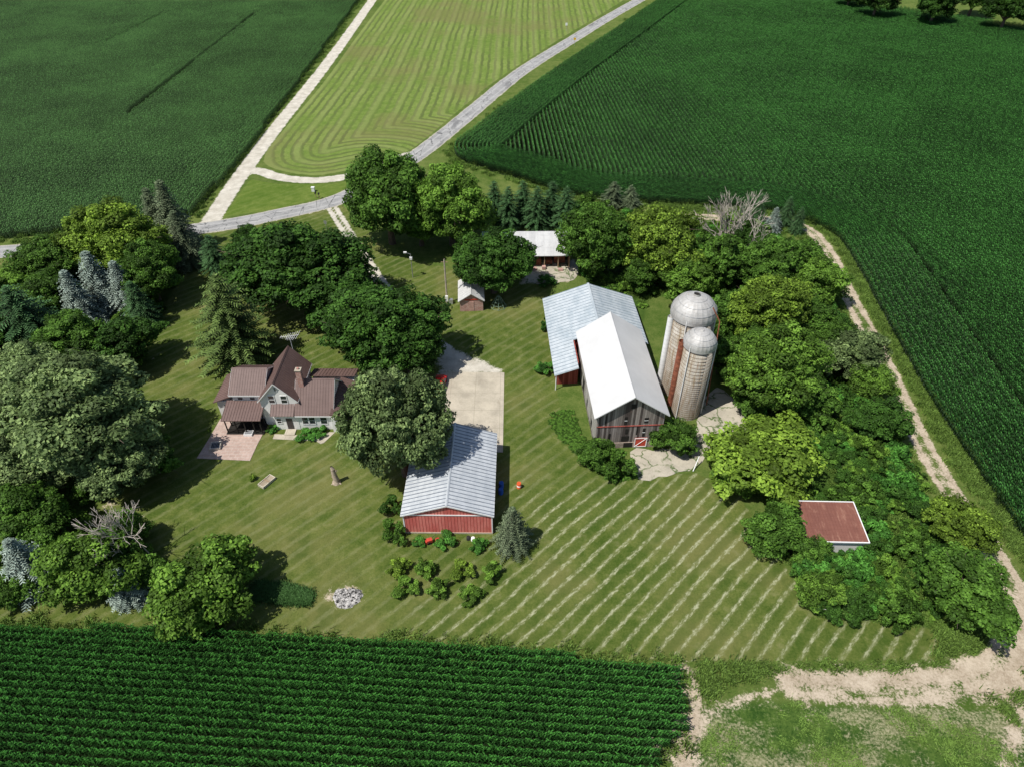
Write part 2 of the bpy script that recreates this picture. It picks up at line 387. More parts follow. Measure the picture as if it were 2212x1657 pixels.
def concrete(name,c,joint=3.4,crack=.6):
    m=Mat(name); p=m.wpos(); s=m.sep(p)
    n=m.noise(p,.35,6,.65); n2=m.noise(p,5,5,.7)
    col=m.mix(m.ss(m.math('ADD',m.math('MULTIPLY',n,.7),m.math('MULTIPLY',n2,.3)),.3,.7),tuple(x*.72 for x in c),tuple(x*1.15 for x in c))
    if crack:
        wp=m.new('ShaderNodeVectorMath'); wp.operation='ADD'; m.put(wp.inputs[0],p)
        nn=m.new('ShaderNodeTexNoise'); m.put(nn.inputs['Vector'],p); nn.inputs['Scale'].default_value=.5; nn.inputs['Detail'].default_value=5
        sc=m.new('ShaderNodeVectorMath'); sc.operation='SCALE'; m.put(sc.inputs[0],nn.outputs['Color']); sc.inputs['Scale'].default_value=3.5
        m.put(wp.inputs[1],sc.outputs[0])
        vd=m.vor(wp.outputs[0],.3,'DISTANCE_TO_EDGE')
        gate=m.ss(m.noise(p,.3,3),.33,.46)
        col=m.mix(m.math('MULTIPLY',m.math('MULTIPLY',m.ss(vd,.0,.065,1,0),gate),crack),col,(.06,.11,.022))
        col=m.mix(m.ss(m.noise(p,.8,5,.7),.56,.68,0,.65),col,(.13,.15,.07))
    if joint:
        for k,off in((0,1.3),(1,.4)):
            fr=m.math('ABSOLUTE',m.math('SUBTRACT',m.math('FRACT',m.math('DIVIDE',m.math('ADD',s[k],100+off),joint)),.5))
            col=m.mix(m.ss(fr,.006,.014,.4,0),col,(.2,.18,.13))
        col=m.mix(m.ss(m.noise(m.mapping(p,scale=(1,.3,1)),.9,5,.7),.58,.7,0,.4),col,(.24,.2,.14))
    m.bump(n2,.3,.02)
    return m.fin(col,.9,0,.2)
conc=concrete('concrete_slab',(.47,.42,.33),3.9,0)
old_conc=concrete('cracked_concrete',(.44,.40,.32),0,.95)
def asphalt_m():
    m=Mat('asphalt'); p=m.wpos(); e=m.attr('edge')
    n=m.noise(p,.25,6,.7); n2=m.noise(p,4,5,.7)
    col=m.mix(m.ss(m.math('ADD',m.math('MULTIPLY',n,.6),m.math('MULTIPLY',n2,.4)),.35,.65),(.24,.24,.235),(.38,.375,.36))
    tr=m.ss(m.math('ABSOLUTE',m.math('SUBTRACT',m.math('ABSOLUTE',e),.42)),.0,.16,1,0)
    col=m.mix(m.math('MULTIPLY',tr,.5),col,(.48,.47,.45))
    ck=m.vor(m.mapping(p,scale=(1,.5,1)),.35,'DISTANCE_TO_EDGE')
    ck=m.math('ADD',ck,m.math('MULTIPLY',m.math('SUBTRACT',m.noise(p,.8,5),.5),.12))
    col=m.mix(m.ss(ck,0,.02,.8,0),col,(.08,.08,.08))
    dk=m.ss(m.noise(m.mapping(p,scale=(1,.3,1)),.22,4),.58,.66); col=m.mix(m.math('MULTIPLY',dk,.6),col,(.13,.13,.13))
    col=m.mix(m.ss(m.math('ADD',m.math('ABSOLUTE',e),m.math('MULTIPLY',m.math('SUBTRACT',n2,.5),.3)),.85,1.0),col,(.46,.42,.33))
    return m.fin(col,.9,0,.2)
asphalt=asphalt_m()
# ------------------------------------------------------------------ layout lines
road=smooth(GP([(-160,560),(0,545),(200,527),(420,496),(520,481),(600,464),(680,447),(735,430),(790,403),(850,368),(915,326),(1000,258),(1100,175),(1160,133),(1230,90),(1300,47),(1380,1),(1480,-55)]),2.5)
gravel_road=smooth(GP([(452,482),(500,408),(545,345),(600,272),(680,172),(745,85),(805,0),(845,-55)]),3)
gravel_curve=smooth(GP([(525,368),(560,370),(600,383),(660,390),(720,387),(770,376),(830,355),(880,335)]),2)
drive=smooth(GP([(715,445),(735,478),(765,525),(800,580),(850,650),(910,710),(960,755),(1010,795)]),2)
pad=GP([(965,748),(1005,760),(1050,780),(1088,800),(1085,812),(945,808),(942,775)])
track=smooth(GP([(1440,462),(1530,470),(1620,472),(1700,480),(1752,500),(1798,560),(1840,650),(1880,725),(1942,850),(1988,950),(2053,1060),(2142,1190),(2192,1280),(2196,1350),(2165,1420),(2100,1465)]),2)
left_corn=GP([(845,-62),(778,0),(700,108),(618,220),(520,348),(448,432),(410,470),(330,484),(250,492),(100,508),(0,518),(-220,535),(-420,535),(-420,-62)])
rc_edge=smooth(GP([(1530,-62),(1432,0),(1330,70),(1225,140),(1110,222),(1010,300),(972,342),(1030,362),(1130,392),(1240,428),(1400,442),(1560,452),(1690,466),(1775,496),(1825,545),(1870,625),(1915,710),(1965,800),(2030,910),(2100,1015),(2170,1115),(2245,1225),(2340,1340)]),3)
right_corn=np.vstack([rc_edge,GP([(2800,1340),(2700,300),(2500,95),(2212,64),(1990,32),(1800,2),(1640,-62)])])
bot_corn=GP([(-150,1352),(0,1360),(300,1370),(700,1392),(1100,1417),(1455,1447),(1470,1500),(1472,1590),(1425,1628),(1408,1700),(1405,1850),(-150,1850)])
hay=smooth(GP([(884,-62),(832,0),(767,85),(702,175),(618,275),(572,335),(580,360),(640,376),(700,378),(770,363),(840,342),(893,320),(978,250),(1078,170),(1205,88),(1345,2),(1430,-62)]),3,False)
hay_line=smooth(GP([(884,-62),(832,0),(767,85),(702,175),(618,275),(578,325),(584,360),(640,377),(700,378),(780,362)]),3)
lawn=GP([(-150,565),(0,562),(420,508),(735,440),(770,470),(830,540),(1000,590),(1180,610),(1200,830),(1215,900),(1300,1040),(1500,1020),(1590,1060),(1650,1150),(1720,1260),(1760,1335),(1990,1342),(2065,1425),(1480,1428),(700,1388),(0,1356),(-150,1350)])
tri=GP([(480,470),(540,388),(600,398),(720,398),(760,390),(735,418),(600,452)])
stripes=GP([(1120,1060),(1300,1050),(1500,1020),(1590,1060),(1650,1150),(1720,1260),(1760,1335),(1990,1342),(2065,1425),(1480,1432),(900,1395),(880,1340),(1080,1250),(1150,1200)])
brush=GP([(1540,640),(1600,600),(1700,540),(1765,560),(1815,700),(1885,850),(1930,960),(2005,1080),(2090,1230),(2135,1370),(1780,1330),(1725,1245),(1655,1150),(1700,1060),(1630,920),(1620,860),(1560,820),(1545,760)])
left_brush=GP([(-120,580),(0,575),(330,530),(410,560),(340,690),(290,770),(310,860),(340,990),(210,1060),(140,1290),(-120,1310)])
mid_brush=GP([(1235,440),(1540,490),(1700,490),(1700,560),(1600,640),(1540,650),(1400,640),(1390,700),(1260,600)])
dirtlines=[([(2120,1445),(2000,1462),(1850,1472),(1700,1466)],1.3,.97),([(2250,1500),(2100,1505),(1950,1512),(1800,1505),(1700,1490)],.8,.88),
 ([(2110,1480),(1980,1488),(1850,1492)],.8,.8),
 ([(2235,1300),(2205,1400),(2250,1500)],2.4,.97),([(1478,1450),(1492,1500),(1496,1560),(1478,1620),(1485,1700),(1475,1800)],1.2,.98),
 ([(1498,1575),(1450,1605),(1405,1612)],.9,.85),([(1690,1455),(1715,1475),(1725,1500),(1745,1520)],.8,.85),([(1500,1560),(1550,1530),(1640,1500),(1720,1480)],.7,.76),
 ([(2225,1500),(2190,1580),(2180,1700)],1.1,.85),([(1530,1520),(1560,1580),(1540,1650)],.5,.7),([(1750,1540),(1760,1640)],.4,.68)]
fan=GP([(2040,1478),(2110,1448),(2170,1405),(2215,1320),(2400,1300),(2400,1545),(2180,1532),(2060,1508)])
dryz=GP([(1500,1540),(1600,1510),(1720,1520),(2000,1530),(2300,1540),(2300,1850),(1470,1850)])
# ------------------------------------------------------------------ ground sheet
def axis(segs):
    out=[]
    for a,b,s in segs: out.append(np.arange(a,b,s))
    return np.concatenate(out)
xs=axis([(-1600,-320,80),(-320,-112,3),(-112,112,.6),(112,320,3),(320,1601,80)])
ys=axis([(-300,20,20),(20,28,2),(28,150,.6),(150,300,1.2),(300,470,3),(470,700,20),(700,3000,150)])
X,Y=np.meshgrid(xs,ys); Q=np.c_[X.ravel(),Y.ravel()]
def mask(s,w): return np.clip(.5-s/(2*w),0,1)
nx,ny=len(xs),len(ys)
gm=np.maximum.reduce([mask(dist_poly(Q,gravel_road)-2.1,1.0),mask(dist_poly(Q,gravel_curve)-1.8,.9),mask(sd(Q,pad)+.3,2.2)*.95,mask(np.abs(dist_poly(Q,drive)-.8)-.55,.7)*.95,mask(dist_poly(Q,road)-3.0,1.0)*.8])
dt=dist_poly(Q,track)
dm=np.maximum(mask(np.abs(dt-1.0)-.5,.6)*.97,mask(dt-2.0,1.2)*.50)
for l,w,s_ in dirtlines: dm=np.maximum(dm,mask(dist_poly(Q,smooth(GP(l),2))-w,w*.9+1.1)*s_)
dm=np.maximum(dm,mask(sd(Q,fan)+.3,2.6)*.95)
yard_open=GP([(1130,560),(1245,560),(1235,612),(1120,615)])
dm=np.maximum(dm,mask(sd(Q,yard_open),1.0)*.7)
roadsh=mask(dist_poly(Q,rc_edge[:60])-2.2,1.6)*.66
dm=np.maximum(dm,np.where(Q[:,1]>165,roadsh,0))
for px,py,r in[(748,1288,2.2),(300,1120,1.0),(716,1285,1.3),(240,1090,1.0),(1868,1003,1.2),(330,775,.8),(430,890,.6)]:
    g=np.array(G(px,py)); dm=np.maximum(dm,mask(np.hypot(*(Q-g).T)-r,1.4)*.62)
A={'gravel':gm,'dirt':dm,'lawn':np.maximum(mask(sd(Q,lawn),.8),mask(sd(Q,tri),.8)*.99),'tri':mask(sd(Q,tri),1),
 'hay':mask(sd(Q,hay),1),'hayd':dist_poly(Q,hay_line),'stripe':mask(sd(Q,stripes),5),'dryz':mask(sd(Q,dryz),2.5),
 'corn':np.maximum.reduce([mask(sd(Q,left_corn),1),mask(sd(Q,right_corn),1),mask(sd(Q,bot_corn),.7)]),
 'bush':np.maximum.reduce([mask(sd(Q,brush),1.5),mask(sd(Q,left_brush),2.5),mask(sd(Q,mid_brush),2)])}
idx=np.arange(nx*ny).reshape(ny,nx)
Fq=np.stack([idx[:-1,:-1],idx[:-1,1:],idx[1:,1:],idx[1:,:-1]],-1).reshape(-1,4)
def groundmat():
    m=Mat('ground_cover'); p=m.wpos()
    nA=m.noise(p,.06,5,.6); nB=m.noise(p,.5,6,.65); nC=m.noise(p,3.5,6,.75); nD=m.noise(p,12,3,.7); nE=m.noise(p,.2,4,.6)
    f=m.math('ADD',m.math('ADD',m.math('MULTIPLY',nA,.3),m.math('MULTIPLY',nB,.35)),m.math('MULTIPLY',nC,.35))
    f=m.ss(f,.38,.62)
    rough=m.mix(f,(.055,.105,.016),(.15,.185,.05))
    lw=m.mix(f,(.055,.094,.014),(.155,.182,.046))
    lw=m.mix(m.ss(nA,.48,.64,0,.55),lw,(.180,.170,.062))
    lw=m.mix(m.ss(nB,.56,.70,0,.5),lw,(.21,.21,.09))
    lw=m.mix(m.ss(nE,.55,.68,0,.45),lw,(.06,.095,.018))
    q=m.mapping(p,rot=(0,0,math.radians(45))); s=m.sep(q)
    wob=m.math('ADD',m.math('MULTIPLY',m.math('SUBTRACT',m.noise(p,.05,2),.5),1.6),m.math('MULTIPLY',m.math('SUBTRACT',m.noise(p,1.6,3),.5),.6))
    w=m.math('SINE',m.math('MULTIPLY',m.math('ADD',s[0],wob),2*math.pi/1.62))
    w2=m.math('SINE',m.math('MULTIPLY',m.math('ADD',s[0],wob),2*math.pi/3.24))
    br=m.noise(m.mapping(q,scale=(3.5,.9,1)),1.2,5,.75)
    gate=m.ss(m.math('ADD',nE,m.math('MULTIPLY',m.attr('stripe'),.3)),.4,.65,.25,1)
    lw=m.mix(m.math('MULTIPLY',m.ss(w2,-.3,.5,0,.26),gate),lw,(.040,.082,.012))
    lw=m.mix(m.math('MULTIPLY',m.math('MULTIPLY',m.ss(m.math('ADD',w,br),.6,1.4),.32),gate),lw,(.24,.245,.11))
    pale=m.ss(m.math('ADD',w,m.math('MULTIPLY',m.math('SUBTRACT',br,.5),3.6)),.62,1.45)
    sm=m.ss(m.math('ADD',m.attr('stripe'),m.math('MULTIPLY',m.math('SUBTRACT',nE,.5),1.1)),.25,.9,.08,.9)
    lw=m.mix(m.math('MULTIPLY',pale,sm),lw,(.44,.45,.28))
    lw=m.mix(m.ss(m.attr('tri'),.4,.6,0,.65),lw,m.mix(f,(.09,.16,.02),(.17,.23,.045)))
    hd=m.math('ADD',m.attr('hayd'),m.math('MULTIPLY',m.math('ADD',nB,m.noise(p,.1,3)),1.3))
    hw=m.math('SINE',m.math('MULTIPLY',hd,2*math.pi/2.4)); hw2=m.math('SINE',m.math('MULTIPLY',hd,2*math.pi/7.1))
    hc=m.mix(f,(.11,.180,.030),(.21,.27,.07))
    hc=m.mix(m.math('MULTIPLY',m.ss(m.math('ADD',hw,m.math('MULTIPLY',nC,1.0)),.3,1.4),m.ss(nA,.35,.6,.35,.85)),hc,(.092,.118,.038))
    hc=m.mix(m.math('MULTIPLY',m.ss(hw2,.2,1),.28),hc,(.28,.30,.12))
    hc=m.mix(m.math('MULTIPLY',m.ss(m.noise(p,.02,4),.48,.62),.5),hc,(.175,.16,.065))
    def thr(name,k=.5,a=.42,b=.58,n=None):
        v=m.math('ADD',m.attr(name),m.math('MULTIPLY',m.math('SUBTRACT',n or m.math('ADD',m.math('MULTIPLY',nB,.5),m.math('MULTIPLY',nC,.5)),.5),k))
        return m.ss(v,a,b)
    col=m.mix(thr('lawn',.3),rough,lw)
    col=m.mix(thr('hay',.3),col,hc)
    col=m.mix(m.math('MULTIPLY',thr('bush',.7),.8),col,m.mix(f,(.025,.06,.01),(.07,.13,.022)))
    z=thr('dryz',1.0)
    dry=m.math('MULTIPLY',z,m.ss(m.math('ADD',m.math('MULTIPLY',m.noise(m.mapping(p,scale=(.6,1,1)),.18,6,.72),.7),m.math('MULTIPLY',nC,.3)),.48,.58))
    col=m.mix(m.math('MULTIPLY',z,.85),col,m.mix(m.ss(m.math('MULTIPLY_ADD',nC,.6,m.math('MULTIPLY',nB,.4)),.38,.62),(.020,.060,.010),(.085,.150,.028)))
    col=m.mix(m.math('MULTIPLY',dry,.85),col,m.mix(m.ss(nC,.35,.65),(.13,.15,.055),(.42,.38,.24)))
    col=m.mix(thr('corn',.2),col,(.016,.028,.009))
    col=m.mix(thr('dirt',1.8,.42,.62),col,m.mix(m.ss(m.math('ADD',m.math('MULTIPLY',nC,.5),m.math('MULTIPLY',nB,.5)),.35,.65),(.33,.26,.18),(.60,.51,.39)))
    col=m.mix(thr('gravel',1.3,.42,.6),col,m.mix(m.ss(m.math('ADD',m.math('MULTIPLY',nD,.5),m.math('MULTIPLY',nB,.5)),.35,.65),(.42,.385,.31),(.70,.66,.57)))
    m.bump(m.math('ADD',m.math('MULTIPLY',nC,.6),m.math('MULTIPLY',nD,.6)),.9,.16)
    return m.fin(col,.95,0,.05)
gme=npmesh('ground',np.c_[Q,np.zeros(len(Q))],Fq,[groundmat()],None,A)
obj('ground',gme)
def strip(name,P,w,z,mat):
    d=np.gradient(P,axis=0); d/=np.linalg.norm(d,axis=1,keepdims=True); n=np.c_[-d[:,1],d[:,0]]
    cols=[-1,-.66,-.33,0,.33,.66,1]; V=[];E=[]
    for i in range(len(P)):
        jit=1+.03*math.sin(i*1.7)+.02*math.sin(i*.6)
        for c in cols: V.append((*(P[i]+n[i]*c*w*jit),z+.03*(1-c*c))); E.append(c)
    k=len(cols); Fq=[(i*k+j,(i+1)*k+j,(i+1)*k+j+1,i*k+j+1)[::-1] for i in range(len(P)-1) for j in range(k-1)]
    me=npmesh(name,V,Fq,[mat],None,{'edge':E},True); return obj(name,me)
strip('asphalt_road',road,2.8,.02,asphalt)
def flat(name,P,z,mat,th=.12):
    P=[tuple(p) for p in P]; n=len(P)
    V=[(*p,z) for p in P]+[(*p,z-th) for p in P]
    Fs=[tuple(range(n))]+[(i,(i+1)%n,n+(i+1)%n,n+i) for i in range(n)]
    o=pymesh(name,V,Fs,mat)
    return o
flat('concrete_driveway',[(-11.8,68.5),(-1.3,68.2),(-1.25,86.1),(-11.6,86.3)],.06,conc)
def ragged(P,a,rs=np.random.default_rng(5)):
    return P+rs.normal(size=P.shape)*a
byard=smooth(GP([(1365,972),(1430,972),(1490,945),(1512,900),(1520,860),(1555,838),(1590,868),(1612,905),(1602,935),(1550,950),(1525,985),(1500,1008),(1455,1025),(1378,1033)]),1.0,True)
flat('concrete_barnyard',ragged(byard,.2),.05,old_conc)
flat('concrete_apron',ragged(smooth(GP([(1150,568),(1240,566),(1238,606),(1135,612)]),1.2,True),.2),.04,old_conc)
# ------------------------------------------------------------------ corn
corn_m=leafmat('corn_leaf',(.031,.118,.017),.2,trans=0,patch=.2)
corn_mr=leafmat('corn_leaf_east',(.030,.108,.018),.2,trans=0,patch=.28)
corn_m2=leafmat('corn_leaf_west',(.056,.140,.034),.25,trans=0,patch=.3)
def cornmesh(seed,rows,length,mat,Hc=2.2,den=5,nl=7,LL=.5,xs_=1.0,spr=.9,wl=.055):
    rs=np.random.default_rng(seed); V=[];T=[]
    for r in rows:
        n=int(length*den)
        for i in range(n):
            y=-length/2+(i+.5)/den+rs.uniform(-.04,.04); x=r*xs_+rs.uniform(-.04,.04); h=Hc*rs.uniform(.86,1.08)
            pb=rs.uniform(.7,1.3)
            for k in range(nl):
                f=.35+.63*k/(nl-1); a=math.pi/2+math.pi*k+rs.uniform(-spr,spr); L=(LL-.22*max(0,f-.5))*rs.uniform(.8,1.15); z=h*f
                dx,dy=math.cos(a),math.sin(a); w=wl
                p=[(0,0,w*.6),(L*.5,.24*L+.05,w),(L*1.0,-.12*L,w*.3)]
                t=pb*rs.uniform(.5,1.35)*(.05+1.25*f*f)  # lower leaves coloured darker, painting shade into the row gaps
                for s in range(2):
                    d0,z0,w0=p[s];d1,z1,w1=p[s+1]
                    V+=[(x+dx*d0-dy*w0,y+dy*d0+dx*w0,z+z0),(x+dx*d0+dy*w0,y+dy*d0-dx*w0,z+z0),(x+dx*d1+dy*w1,y+dy*d1-dx*w1,z+z1),(x+dx*d1-dy*w1,y+dy*d1+dx*w1,z+z1)]
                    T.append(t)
            w=.02; V+=[(x-w,y,0),(x+w,y,0),(x+w*.5,y,h*1.05),(x-w*.5,y,h*1.05)]; T.append(.9)
    V=np.array(V); return npmesh('corn_%d'%seed,V,np.arange(len(V)).reshape(-1,4),[mat],None,{'tint':np.repeat(T,4)})
def coll(name,meshes):
    c=bpy.data.collections.new(name)
    for i,me in enumerate(meshes):
        o=bpy.data.objects.new('%s_%02d'%(name,i),me); c.objects.link(o)
    return c
def scatter(name,pts,rot,scl,idx,c):
    n=len(pts)
    me=bpy.data.meshes.new(name); me.vertices.add(n); me.vertices.foreach_set('co',np.asarray(pts,np.float32).ravel())
    a=me.attributes.new('rot','FLOAT_VECTOR','POINT'); r=np.zeros((n,3),np.float32); r[:,2]=rot; a.data.foreach_set('vector',r.ravel())
    a=me.attributes.new('scl','FLOAT_VECTOR','POINT'); a.data.foreach_set('vector',np.asarray(scl,np.float32).ravel())
    a=me.attributes.new('idx','INT','POINT'); a.data.foreach_set('value',np.asarray(idx,np.int32))
    o=obj(name,me)
    ng=bpy.data.node_groups.new(name+'_gn','GeometryNodeTree')
    ng.interface.new_socket('Geometry',in_out='INPUT',socket_type='NodeSocketGeometry'); ng.interface.new_socket('Geometry',in_out='OUTPUT',socket_type='NodeSocketGeometry')
    N=ng.nodes; gi=N.new('NodeGroupInput'); go=N.new('NodeGroupOutput'); ip=N.new('GeometryNodeInstanceOnPoints'); ci=N.new('GeometryNodeCollectionInfo')
    ci.inputs['Collection'].default_value=c; ci.inputs['Separate Children'].default_value=True; ci.inputs['Reset Children'].default_value=True
    def na(nm,t):
        q=N.new('GeometryNodeInputNamedAttribute'); q.data_type=t; q.inputs['Name'].default_value=nm; return q.outputs['Attribute']
    l=ng.links.new
    l(gi.outputs[0],ip.inputs['Points']); l(ci.outputs[0],ip.inputs['Instance']); ip.inputs['Pick Instance'].default_value=True
    l(na('idx','INT'),ip.inputs['Instance Index']); l(na('rot','FLOAT_VECTOR'),ip.inputs['Rotation']); l(na('scl','FLOAT_VECTOR'),ip.inputs['Scale'])
    l(ip.outputs[0],go.inputs[0])
    md=o.modifiers.new('instances','NODES'); md.node_group=ng
    return o
def fill(name,poly,ang,c,ROW=.76,minedge=None,gaps=(),extra=None,hs=1.0):
    a=math.radians(ang); dr=np.array([-math.sin(a),math.cos(a)]); cr=np.array([math.cos(a),math.sin(a)])
    u=poly@cr; v=poly@dr
    us=np.arange(u.min(),u.max()+3,ROW*4); vs=np.arange(v.min(),v.max()+4,4.0)
    U,Vv=np.meshgrid(us,vs); U=U.ravel();Vv=Vv.ravel()
    C=U[:,None]*cr+Vv[:,None]*dr
    def ok(P,margin=0):
        s=inside(P,poly)
        if margin>0: s&=dist_poly(P,poly,True)>margin
        if minedge is not None: s&=dist_poly(P,minedge[0])>minedge[1]+margin
        return s
    near=np.zeros(len(C),bool)
    for g0,g1,w in gaps: near|=dist_poly(C,np.array([g0,g1]))<3.5
    full=ok(C,2.8)&~near
    part=~full&(sd(C,poly)<3)
    if minedge is not None: part&=dist_poly(C,minedge[0])>minedge[1]-3
    pts=[];rot=[];sc=[];ix=[]
    F_=C[full]; n=len(F_)
    pts.append(np.c_[F_,np.zeros(n)]);rot.append(a+math.pi*rng.integers(0,2,n));ix.append(rng.integers(0,4,n))
    z=hs*rng.uniform(.95,1.05,n); sc.append(np.c_[np.ones(n),np.ones(n),z])
    P_=C[part]; S=[]
    for i in(-1.5,-.5,.5,1.5):
        for j in(-1.5,-.5,.5,1.5): S.append(P_+cr*i*ROW+dr*j)
    S=np.vstack(S); k=ok(S)
    for g0,g1,w in gaps: k&=dist_poly(S,np.array([g0,g1]))>w
    S=S[k]; n=len(S)
    pts.append(np.c_[S,np.zeros(n)]);rot.append(a+math.pi*rng.integers(0,2,n));ix.append(4+rng.integers(0,4,n)); sc.append(np.c_[np.ones(n),np.ones(n),hs*rng.uniform(.85,1.08,n)])
    if extra is not None:
        e,er=extra; n=len(e); pts.append(np.c_[e,np.zeros(n)]);rot.append(er);ix.append(4+rng.integers(0,4,n)); sc.append(np.c_[np.ones(n),np.ones(n),hs*rng.uniform(.88,1.08,n)])
    return scatter(name,np.vstack(pts),np.concatenate(rot),np.vstack(sc),np.concatenate(ix),c)
R4=[-1.5,-.5,.5,1.5]
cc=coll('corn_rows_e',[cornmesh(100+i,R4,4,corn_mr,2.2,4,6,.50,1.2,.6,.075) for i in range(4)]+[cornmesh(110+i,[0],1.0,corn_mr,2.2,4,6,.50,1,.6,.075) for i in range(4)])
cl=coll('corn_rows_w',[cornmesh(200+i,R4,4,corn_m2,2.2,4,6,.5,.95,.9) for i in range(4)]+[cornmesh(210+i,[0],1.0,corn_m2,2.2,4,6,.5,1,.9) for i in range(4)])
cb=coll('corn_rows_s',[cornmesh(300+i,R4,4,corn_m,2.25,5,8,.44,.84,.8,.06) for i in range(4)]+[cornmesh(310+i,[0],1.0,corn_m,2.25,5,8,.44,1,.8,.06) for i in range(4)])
HE=[];HR=[]
base=smooth(rc_edge[::4],1.0)
for k in range(12):
    off=.5+1.05*k
    d=np.gradient(base,axis=0); d/=np.linalg.norm(d,axis=1,keepdims=True); nrm=np.c_[-d[:,1],d[:,0]]
    P=base+nrm*off
    if not inside(P[len(P)//2:len(P)//2+1],right_corn)[0]: P=base-nrm*off
    seg=np.r_[0,np.cumsum(np.linalg.norm(np.diff(P,axis=0),axis=1))]
    s=np.arange(.5,seg[-1],1.0); px=np.interp(s,seg,P[:,0]);py=np.interp(s,seg,P[:,1])
    p=np.c_[px,py]; t=np.gradient(p,axis=0)
    keep=(dist_poly(p,base)>off-.25)&inside(p,right_corn)
    HE.append(p[keep]);HR.append((np.arctan2(t[:,1],t[:,0])-math.pi/2)[keep])
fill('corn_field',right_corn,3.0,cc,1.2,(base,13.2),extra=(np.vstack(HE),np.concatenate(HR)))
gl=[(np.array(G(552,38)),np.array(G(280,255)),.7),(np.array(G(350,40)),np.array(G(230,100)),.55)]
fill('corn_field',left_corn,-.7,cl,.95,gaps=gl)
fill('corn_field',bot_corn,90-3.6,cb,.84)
# ------------------------------------------------------------------ tree library
defs={'L':[(7,13.5,52000,150,.24),3],'M':[(4.5,9,27000,90,.27),4],'S':[(2.4,4.6,9500,42,.32),3]}
lib={}
sdn=1
for k,((R,H,nl,nc,rf),cnt) in defs.items():
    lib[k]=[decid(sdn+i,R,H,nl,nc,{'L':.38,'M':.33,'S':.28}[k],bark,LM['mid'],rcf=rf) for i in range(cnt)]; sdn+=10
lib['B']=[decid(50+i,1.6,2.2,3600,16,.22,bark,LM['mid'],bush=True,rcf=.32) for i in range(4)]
lib['MB']=[decid(60+i,4.0,6.5,22000,75,.31,bark,LM['mid'],bush=True,rcf=.25) for i in range(3)]
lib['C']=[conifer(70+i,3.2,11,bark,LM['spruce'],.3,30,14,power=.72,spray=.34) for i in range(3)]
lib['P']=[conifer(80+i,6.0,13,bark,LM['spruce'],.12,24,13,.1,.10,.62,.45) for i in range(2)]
size={'L':(7,13.5),'M':(4.5,9),'S':(2.4,4.6),'B':(1.6,2.2),'MB':(4.0,6.5),'C':(3.2,11),'P':(6.0,13)}
def tree(name,kind,cx,cy,w,hr,leaf,hc=.55):
    R=w/2/12
    for _ in range(8):
        H=hr*2*R; R=w/2*depth(cx,cy,H*hc)/F
    x,y=G(cx,cy,H*hc)
    if kind=='D': kind='L' if R>5.6 else ('M' if R>3.2 else 'S')
    if kind=='K': kind='MB' if R>2.2 else 'B'
    R0,H0=size[kind]; me=random.choice(lib[kind])
    o=bpy.data.objects.new(name,me); o.location=(x,y,0); o.rotation_euler=(0,0,random.uniform(0,6.28)); o.scale=(R/R0,R/R0*random.uniform(.92,1.08),H/H0)
    scene.collection.objects.link(o)
    o.material_slots[0].link='OBJECT'; o.material_slots[0].material=LM[leaf]
    return o
